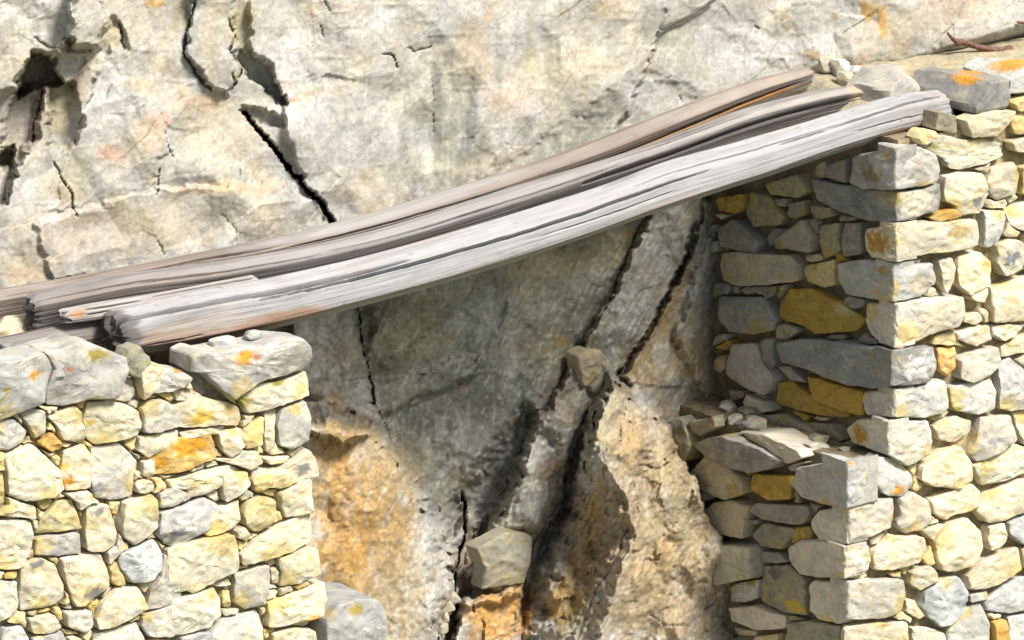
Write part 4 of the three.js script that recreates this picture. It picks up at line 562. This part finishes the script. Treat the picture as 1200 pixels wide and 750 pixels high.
{ // slabs on top of the pier
  const a = atZ(1141, 134, -0.02); // near lower corner of the grey slab
  block(wallR, 'stone', new THREE.Vector3(a.x + 0.17, a.y, a.z - 0.36), 0.36, 0.235, 0.74, 0.06, 'd', { round: 9, cuts: 2, spots: [[-0.08, 0.235, 0.12, 0.13, OR], [0.12, 0.235, 0.0, 0.1, OR]] });
  const b = atZ(1186, 112, -0.04);
  block(wallR, 'stone', new THREE.Vector3(b.x + 0.26, b.y, b.z - 0.3), 0.5, 0.2, 0.62, -0.05, 'w', { round: 8, cuts: 2, spots: [[-0.1, 0.2, 0.1, 0.16, OR]] });
  const d = atZ(1036, 118, -0.75); block(wallR, 'stone', d, 0.5, 0.27, 0.42, 0.3, 'g', { round: 6, cuts: 5, tone: 0.75 });
  const h = atZ(1010, 128, -0.9); block(wallR, 'stone', h, 0.26, 0.16, 0.3, 0.3, 'c', { round: 4 });
  for (const [px, py, z, s, k] of [[985, 88, -1.2, 0.16, 'g'], [990, 100, -1.0, 0.13, 'l'], [1002, 92, -1.1, 0.12, 'w'], [970, 84, -1.3, 0.15, 'l']]) block(wallR, 'stone', atZ(px, py, z), s, s * 0.8, s, rr(0, 3), k, { round: 3, cuts: 6 });
}
{ // rubble on the footing's ledge
  const t = atZ(992, 548, 0.03).y; block(wallR, 'stone', new THREE.Vector3(XL + 0.16, t - 0.25, -0.13), 0.38, 0.22, 0.28, 0, 'w', { round: 8, cuts: 3, tone: 0.8 });
  for (let k = 0; k < 14; k++) { const s = rr(0.06, 0.15); block(wallR, 'stone', new THREE.Vector3(XL + rr(0.12, 0.4), YLEDGE - 0.02, rr(-1.9, -0.35)), s * 1.4, s * 0.7, s * 1.3, rr(0, 3), 'lgmdk'[k % 5], { round: 4, cuts: 6 }); }
}
{ // pale stones behind the left wall's capstones
  for (const [px, py, z, s, k] of [[14, 400, -0.95, 0.3, 'c'], [-30, 408, -0.95, 0.3, 'g'], [4, 418, -0.5, 0.2, 'd'], [30, 400, -1.1, 0.2, 'l']]) block(wallL, 'stone', atZ(px, py, z), s, s * 0.55, s * 0.8, rr(0, 3), k, { round: 3, cuts: 6 });
}
{ // path behind the slabs, trodden earth and grit running back to the cliff
  const x0 = XU - 0.05, x1 = XU + 6, z0 = -0.35, z1 = -2.2, nx = 90, nz = 36, pos = [], col = [], uv = [], idx = [], y0 = atZ(1141, 134, 0).y;
  for (let j = 0; j <= nz; j++) for (let i = 0; i <= nx; i++) {
    const x = mix(x0, x1, i / nx), z = mix(z0, z1, j / nz), t = j / nz, y = y0 + 0.02 + 0.13 * sstep(0, 0.5, t) + 0.06 * fbm(x * 3, z * 3, 5, 4) - 0.16 * sstep(0.25, 0, x - x0) + 0.05 * sstep(0.6, 1, t);
    pos.push(x, y, z); const c = [0.4, 0.35, 0.23]; mix3(c, [0.3, 0.28, 0.2], sstep(-0.1, 0.3, fbm(x * 5, z * 5, 9, 3))); mix3(c, [0.5, 0.3, 0.16], sstep(0.1, 0.3, fbm(x * 7, z * 7, 19, 3)) * 0.6); col.push(...c); uv.push(x, z);
    if (i < nx && j < nz) { const a = j * (nx + 1) + i; idx.push(a, a + 1, a + nx + 1, a + 1, a + nx + 2, a + nx + 1); }
  }
  const m = mesh('path', geoFrom(pos, col, uv, idx), M.earth); m.userData.kind = 'structure'; m.userData.label = 'narrow earth path behind the slabs of the pier';
}

// ---------------------------------------------------------------- logs
// px,py along the middle; half thickness in px; z of the middle
const SILVER = [0.37, 0.37, 0.385], BROWN = [0.30, 0.19, 0.12], DARKW = [0.085, 0.075, 0.072], TAN = [0.33, 0.26, 0.21], RUST = [0.45, 0.2, 0.05], PINKW = [0.34, 0.29, 0.275];
function log(name, label, o) {
  const root = new THREE.Group(); root.name = numbered(name); scene.add(root); tag(root, label, 'log', 'logs of the footbridge');
  const pts = []; for (const [px, py, r, z] of o.line) { const p = atZ(px, py, z); pts.push([p, r * MPP]); }
  const curve = new THREE.CatmullRomCurve3(pts.map((p) => p[0])), NS = o.seg, NA = 168, id = ++stoneCount, len = curve.getLength();
  const rad = (t) => { const f = t * (pts.length - 1), i = Math.min(pts.length - 2, Math.floor(f)); const u = f - i; return mix(pts[i][1], pts[i + 1][1], u * u * (3 - 2 * u)); };
  const splits = [...(o.splits ?? [])]; for (let k = 0; k < (o.checks ?? 5); k++) { const l = rr(0.25, 1.4) / len, t0 = rr(-0.05, 1), a = rr(-0.6, 2.4); splits.push([t0, t0 + l, a, a + rr(-0.12, 0.12), rr(0.005, 0.009), rr(0.02, 0.05)]); }
  const pos = [], col = [], uv = [], idx = [], up = new THREE.Vector3(0, 1, 0), side = new THREE.Vector3(), T = new THREE.Vector3(), N = new THREE.Vector3();
  for (let s = 0; s <= NS; s++) {
    const t = s / NS, C = curve.getPoint(t); curve.getTangent(t, T); side.crossVectors(T, up).normalize(); N.crossVectors(side, T).normalize();
    const R = rad(t), L = t * len;
    for (let a = 0; a <= NA; a++) {
      const A = a / NA, th = A * 6.2832, cs = Math.cos(th), sn = Math.sin(th); // 0 = up, quarter = towards the viewer
      let r = R * (1 + 0.12 * noise(cs * 1.3 + id, sn * 1.3, L * 0.9) + 0.04 * noise(cs * 3 + id, sn * 3, L * 1.6));
      for (const [fa, w] of o.flats ?? []) { const d = Math.cos(th - fa); if (d > 0.2) r = Math.min(r, R * w / d); }
      let deep = 0;
      for (const [t0, t1, fa, fb, w, d] of splits) if (t > t0 && t < t1 && t < 0.975) { const u = (t - t0) / (t1 - t0), f = mix(fa, fb, u) + 0.06 * noise(L * 3, fa * 7, id) + 0.02 * noise(L * 12, fa * 7, id), e = Math.sin(Math.PI * clamp(u * 0.94 + 0.03)) ** 0.4, q = Math.abs(Math.atan2(Math.sin(th - f), Math.cos(th - f))) * R; if (q < w * e) { deep = Math.max(deep, 1 - q / (w * e)); } if (q < w * e) r -= d * e * (1 - q / (w * e)); }
      r += 0.004 * noise(th * 6, L * 0.7, id + 3) + 0.0015 * noise(th * 22, L * 1, id + 5);
      for (const [kt, ka, kr, kh] of o.knots ?? []) { const q = Math.hypot((t - kt) * len, Math.atan2(Math.sin(th - ka), Math.cos(th - ka)) * R) / kr; if (q < 1.6) r += kh * (sstep(1.6, 0.5, q) - 1.1 * sstep(0.4, 0.1, q)); }
      const pinch = o.taper ? 1 - 0.5 * o.taper * Math.max(sstep(o.tl ?? 0.015, 0, t), sstep(1 - (o.tr ?? 0.015), 1, t)) : 1; r *= pinch; { const en = Math.min(t, 1 - t) * len / (R * 0.45); if (en < 1) r *= (t < 0.5 ? 0.9 : 0.8) + (t < 0.5 ? 0.1 : 0.2) * Math.sqrt(1 - (1 - en) * (1 - en)); }
      const jag = (q) => 0.07 * noise(cs * 1.7, sn * 1.7, id + q) + 0.03 * noise(cs * 5, sn * 5, id + q), end = t < 0.03 ? 0.8 * jag(0) * (1 - t / 0.03) : t > 0.97 ? 0.6 * jag(9) * (t - 0.97) / 0.03 : 0;
      pos.push(C.x + (N.x * cs - side.x * -sn) * r + T.x * end, C.y + (N.y * cs + side.y * sn) * r + T.y * end, C.z + (N.z * cs + side.z * sn) * r + T.z * end);
      uv.push(L + id, A * 6.2832 * R);
      const wq = th * R, c = [...o.base], g1 = fbm(wq * 7 + id, L * 1.1, 3, 4), g2 = fbm(wq * 30, L * 3, id, 3), g3 = noise(wq * 60, L * 4, id + 2), bl = fbm(wq * 4, L * 1.6, id + 7, 4), fl = fbm(wq * 22 + id, L * 12, 9, 3);
      mix3(c, SILVER, 0.7 * (o.silver ?? 1) * sstep(-0.15, 0.3, g1)); mix3(c, PINKW, 0.6 * (o.silver ?? 1) * sstep(0.05, 0.3, bl)); mix3(c, DARKW, 0.4 * sstep(0.12, 0.45, -g1 - 0.3 * bl)); mix3(c, DARKW, 0.35 * sstep(0.2, 0.42, fl));
      for (const [bt, ba, lt, la, bc, bs] of o.patches ?? []) { const da = Math.atan2(Math.sin(th - ba), Math.cos(th - ba)); const k = sstep(1.2, 0.6, Math.hypot((t - bt) / lt, da / la) + 0.5 * g1 + 0.35 * g2 + 0.12 * g3); if (k > 0) mix3(c, bc, k * bs); }
      const k = 1 + 0.12 * g2 + 0.06 * g3; col.push(c[0] * k, c[1] * k, c[2] * k);
    }
  }
  for (let s = 0; s < NS; s++) for (let a = 0; a < NA; a++) { const i = s * (NA + 1) + a; idx.push(i, i + NA + 1, i + 1, i + 1, i + NA + 1, i + NA + 2); }
  const body = mesh('bark_stripped_trunk', geoFrom(pos, col, uv, idx), M.wood, root);
  for (const [e, c0] of [[0, o.endL ?? DARKW], [1, o.endR ?? TAN]]) { // broken ends
    const ring = [], C = curve.getPoint(e); curve.getTangent(e, T); if (!e) T.negate(); const ep = [], ec = [], eu = [], ei = [], base = e * NS * (NA + 1), K = 7;
    for (let k = 0; k <= K; k++) for (let a = 0; a <= NA; a++) { const q = (base + a) * 3, f = k / K, x = mix(pos[q], C.x, f), y = mix(pos[q + 1], C.y, f), z = mix(pos[q + 2], C.z, f), d = 0.045 * Math.min(1, 3 * f) * noise(x * 22, y * 22, z * 22) + 0.012 * f; ep.push(x + T.x * d, y + T.y * d, z + T.z * d); const n = fbm(x * 25, y * 25, z * 25, 3), cc = [...c0]; mix3(cc, DARKW, 0.6 * sstep(0, 0.3, n)); ec.push(...cc); eu.push(x * 2 + z, y * 2); }
    for (let k = 0; k < K; k++) for (let a = 0; a < NA; a++) { const i = k * (NA + 1) + a; e ? ei.push(i, i + NA + 1, i + 1, i + 1, i + NA + 1, i + NA + 2) : ei.push(i, i + 1, i + NA + 1, i + 1, i + NA + 2, i + NA + 1); }
    mesh('broken_end', geoFrom(ep, ec, eu, ei), M.wood, root);
  }
  return root;
}
const V = 1.5708;
log('bridge_log', 'front log of the bridge, silver grey, hewn flat, split lengthwise, nearest the viewer', {
  line: [[132, 392, 27, -.45], [230, 374, 31, -.45], [330, 354, 29, -.45], [420, 332, 28, -.45], [550, 296, 28, -.45], [680, 255, 27, -.45], [780, 219, 28, -.43], [880, 189, 26, -.41], [1000, 151, 24, -.39], [1060, 134, 25, -.37], [1104, 124, 22, -.37]],
  seg: 420, base: [0.33, 0.325, 0.33], taper: 0.1, tr: 0.03, tl: 0.006, flats: [[0.35, 0.86], [1.5, 0.9], [2.6, 0.85]], endL: DARKW, endR: SILVER,
  splits: [[-0.05, 0.34, 0.62, 0.8, 0.03, 0.14], [0.16, 0.64, 1.0, 1.1, 0.012, 0.08], [0.55, 0.8, 0.6, 0.7, 0.008, 0.06], [0.72, 1.05, 0.85, 0.5, 0.013, 0.08], [0.44, 0.6, 1.5, 1.55, 0.007, 0.03]],
  patches: [[0.17, 2.1, 0.07, 0.5, [0.3, 0.18, 0.11], .85], [0.06, 2.0, 0.05, 0.5, BROWN, .7], [0.08, 1.5, 0.07, 0.3, TAN, .5], [0.85, 2.3, 0.05, 0.4, BROWN, .9], [0.94, 2.1, 0.06, 0.35, [0.28, 0.19, 0.16], .8], [0.0, 1.2, 0.02, 2.2, DARKW, .8], [0.4, 2.4, 0.3, 0.4, TAN, .4], [0.55, 1.0, 0.35, 0.7, SILVER, .6]] });
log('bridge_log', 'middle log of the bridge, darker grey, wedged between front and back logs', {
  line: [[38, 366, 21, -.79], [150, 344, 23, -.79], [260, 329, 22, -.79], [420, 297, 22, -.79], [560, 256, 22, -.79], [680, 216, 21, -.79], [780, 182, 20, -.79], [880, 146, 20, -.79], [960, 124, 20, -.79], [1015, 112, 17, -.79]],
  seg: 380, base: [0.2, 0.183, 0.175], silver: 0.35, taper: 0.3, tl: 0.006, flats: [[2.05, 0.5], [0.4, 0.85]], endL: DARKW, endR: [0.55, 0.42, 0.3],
  splits: [[0.0, 0.3, 0.6, 0.8, 0.01, 0.05], [0.55, 0.98, 1.25, 1.2, 0.05, 0.08], [0.3, 0.6, 0.7, 0.8, 0.01, 0.04]],
  patches: [[0.5, 1.95, 0.6, 0.45, [0.1, 0.09, 0.085], .75], [0.8, 1.6, 0.2, 0.6, [0.1, 0.09, 0.085], .9], [0.6, 1.7, 0.2, 0.4, [0.11, 0.1, 0.095], .8], [0.85, 0.5, 0.2, 0.35, [0.36, 0.33, 0.3], .8], [0.4, 0.4, 0.3, 0.4, [0.34, 0.325, 0.32], .6], [0.35, 1.5, 0.15, 0.4, [0.14, 0.125, 0.12], .6], [0.12, 0.9, 0.12, 0.5, [0.24, 0.2, 0.175], .7], [0.98, 0.8, 0.03, 1.2, [0.46, 0.35, 0.25], .8]] });  // dark flank patches paint the shading of the seam between the logs
log('bridge_log', 'back log against the cliff, brownish grey, orange split wood beneath its right end', {
  line: [[-60, 366, 16, -1.1], [0, 357, 17, -1.1], [110, 337, 17, -1.1], [230, 313, 17, -1.1], [330, 294, 18, -1.1], [430, 270, 19, -1.1], [560, 231, 20, -1.1], [680, 192, 20, -1.1], [800, 145, 21, -1.1], [880, 113, 18, -1.1], [950, 89, 13, -1.1]],
  seg: 380, base: [0.25, 0.205, 0.172], silver: 0.35, flats: [[2.05, 0.55]], taper: 0.25, tr: 0.01, endR: [0.2, 0.12, 0.08], endBulge: 0.4,
  splits: [[0.66, 0.99, 1.75, 1.65, 0.03, 0.06], [0.1, 0.4, 0.8, 0.9, 0.008, 0.03], [0.4, 0.62, 1.1, 1.2, 0.008, 0.03]],
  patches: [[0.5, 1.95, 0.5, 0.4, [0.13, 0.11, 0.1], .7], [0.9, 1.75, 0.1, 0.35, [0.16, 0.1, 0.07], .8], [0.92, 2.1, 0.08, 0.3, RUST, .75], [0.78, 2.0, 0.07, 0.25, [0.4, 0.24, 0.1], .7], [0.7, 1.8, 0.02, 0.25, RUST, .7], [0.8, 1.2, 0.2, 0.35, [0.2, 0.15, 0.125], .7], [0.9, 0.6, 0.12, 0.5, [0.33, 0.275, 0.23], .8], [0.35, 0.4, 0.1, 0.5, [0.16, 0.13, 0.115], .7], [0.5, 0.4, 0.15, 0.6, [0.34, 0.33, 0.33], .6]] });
log('bridge_log', 'thin pale log stub peeping out between the left ends of two thick logs', {
  line: [[76, 371, 9, -.62], [120, 364, 10, -.62], [200, 350, 10, -.62], [300, 330, 9, -.62]], seg: 110, base: [0.36, 0.33, 0.31], taper: 0.3, endL: [0.3, 0.27, 0.25], patches: [[0.08, 1.2, 0.06, 0.5, RUST, .6]] });
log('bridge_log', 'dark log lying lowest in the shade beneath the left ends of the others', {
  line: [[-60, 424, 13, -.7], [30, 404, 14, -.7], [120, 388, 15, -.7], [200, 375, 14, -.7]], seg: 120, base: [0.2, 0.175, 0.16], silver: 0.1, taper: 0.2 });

// ---------------------------------------------------------------- loose things
const loose = (label, px, py, z, sx, sy, sz, turn, kind, o) => tag(block(scene, 'loose_stone', atZ(px, py, z), sx, sy, sz, turn, kind, o), label, 'stone', 'loose stones');
loose('larger flat pale pebble lying on the lichened capstone under the front log', 261, 407, -0.14, 0.19, 0.07, 0.12, 0.1, 'w', { round: 2, cuts: 3 });
loose('smaller pale pebble on the lichened capstone, right of the larger one', 296, 397, -0.14, 0.12, 0.055, 0.1, 0.1, 'w', { round: 2, cuts: 3 });
const hz = (px, py) => ZB + cliffH(px, py);
const wedged = (label, P, z, kind, tone = 0.85) => { const m = tag(mesh('loose_stone', stoneGeo(P, shelf(z), kind, { proud: 0.05, thick: 0.16, round: 0.012, tone }), M.stone), label, 'stone', 'loose stones'); return m; };
wedged('angular pale grey stone wedged in the slanting cleft of the rock', [673, 415, 687, 409, 700, 408, 709, 418, 705, 428, 696, 441, 686, 452, 681, 453, 676, 436], hz(686, 432) + 0.03, 'l');
wedged('small brownish stone jammed below the pale wedged stone in the cleft', [690, 453, 694, 447, 709, 440, 712, 446, 706, 459, 694, 462, 689, 459], hz(696, 456) + 0.03, 'm');
wedged('large pale block stuck at the foot of the cleft above the orange rock', [557, 641, 567, 635, 592, 621, 623, 627, 620, 649, 613, 683, 590, 686, 563, 691, 564, 669], Math.min(hz(580, 700), hz(600, 705)) - 0.12, 'l', 0.62);
[[524, 716, .08], [520, 728, .07], [516, 742, .08], [530, 706, .09]].forEach(([x, y, s], i) => loose(['chip of rock second from top of the rubble in the low crack', 'chip of rock third from top of the rubble in the low crack', 'lowest chip of rock in the crack at the bottom edge', 'topmost chip of rock in the low crack left of the orange rock'][i], x, y, hz(x, y - 5) + 0.03, s * 1.3, s, s * 1.2, i, 'l', { round: 3, cuts: 6 }));
function stick(name, label, pts, r0, r1, c0, c1) {
  const P = pts.map(([x, y, z]) => atZ(x, y, z)), curve = new THREE.CatmullRomCurve3(P), g = new THREE.TubeGeometry(curve, 40, 1, 10), p = g.attributes.position, col = [], uv = [];
  for (let i = 0; i < p.count; i++) { const s = Math.floor(i / 11) / 40, C = curve.getPointAt(s), v = new THREE.Vector3().fromBufferAttribute(p, i).sub(C), k = mix(r0, r1, s) * (1 + 0.3 * noise(s * 9, i % 11, 3)) * (s < 0.01 || s > 0.99 ? 0.3 : 1); v.multiplyScalar(k).add(C); p.setXYZ(i, v.x, v.y, v.z); const c = [...c0]; mix3(c, c1, sstep(-0.2, 0.3, noise(s * 20, (i % 11) * 0.8, r0 * 99))); col.push(...c); uv.push(s, (i % 11) / 11 * 0.1); }
  g.setAttribute('color', new THREE.Float32BufferAttribute(col, 3)); g.setAttribute('uv', new THREE.Float32BufferAttribute(uv, 2)); g.computeVertexNormals();
  return tag(mesh(name, g, M.wood), label, 'stick');
}
const RB = [0.1, 0.045, 0.03], RB2 = [0.19, 0.1, 0.07];
stick('dead_branch', 'thick dark reddish branch lying on the path above the grey slab', [[1118, 48, -1.25], [1130, 50, -1.25], [1150, 56, -1.22], [1170, 59, -1.2], [1186, 57, -1.2]], 0.022, 0.03, RB, RB2);
stick('dead_branch', 'short forked tip of wood sticking up from the path, left end of the reddish branch', [[1110, 38, -1.28], [1115, 44, -1.26], [1124, 52, -1.24]], 0.008, 0.026, RB, RB2);
stick('dead_branch', 'bit of reddish wood at the right edge above the path', [[1192, 26, -1.3], [1200, 27, -1.3], [1212, 30, -1.3]], 0.01, 0.016, RB, RB2);
stick('twig', 'thin dark twig slanting across the pale cliff above the logs', [[774, 34], [790, 27], [804, 21], [820, 11], [840, -2]].map(([x, y]) => [x, y, Math.max(hz(x, y), hz(x - 6, y), hz(x + 6, y)) + 0.05]), 0.016, 0.012, [0.07, 0.065, 0.05], [0.12, 0.11, 0.08]);
stick('twig', 'pale dry twig beside the jutting stone of the footing', [[790, 654, -1.85], [800, 649, -1.85], [811, 645, -1.85]], 0.014, 0.012, [0.5, 0.45, 0.36], [0.4, 0.34, 0.25]);
stick('twig', 'short pale dry stem above the other dry twig by the jutting stone', [[794, 644, -1.86], [808, 640, -1.86], [822, 629, -1.86]], 0.01, 0.012, [0.5, 0.45, 0.36], [0.4, 0.34, 0.25]);
scene.traverse((o) => { if (o.isMesh) { o.castShadow = true; o.receiveShadow = true; } });
renderer.render(scene, camera);
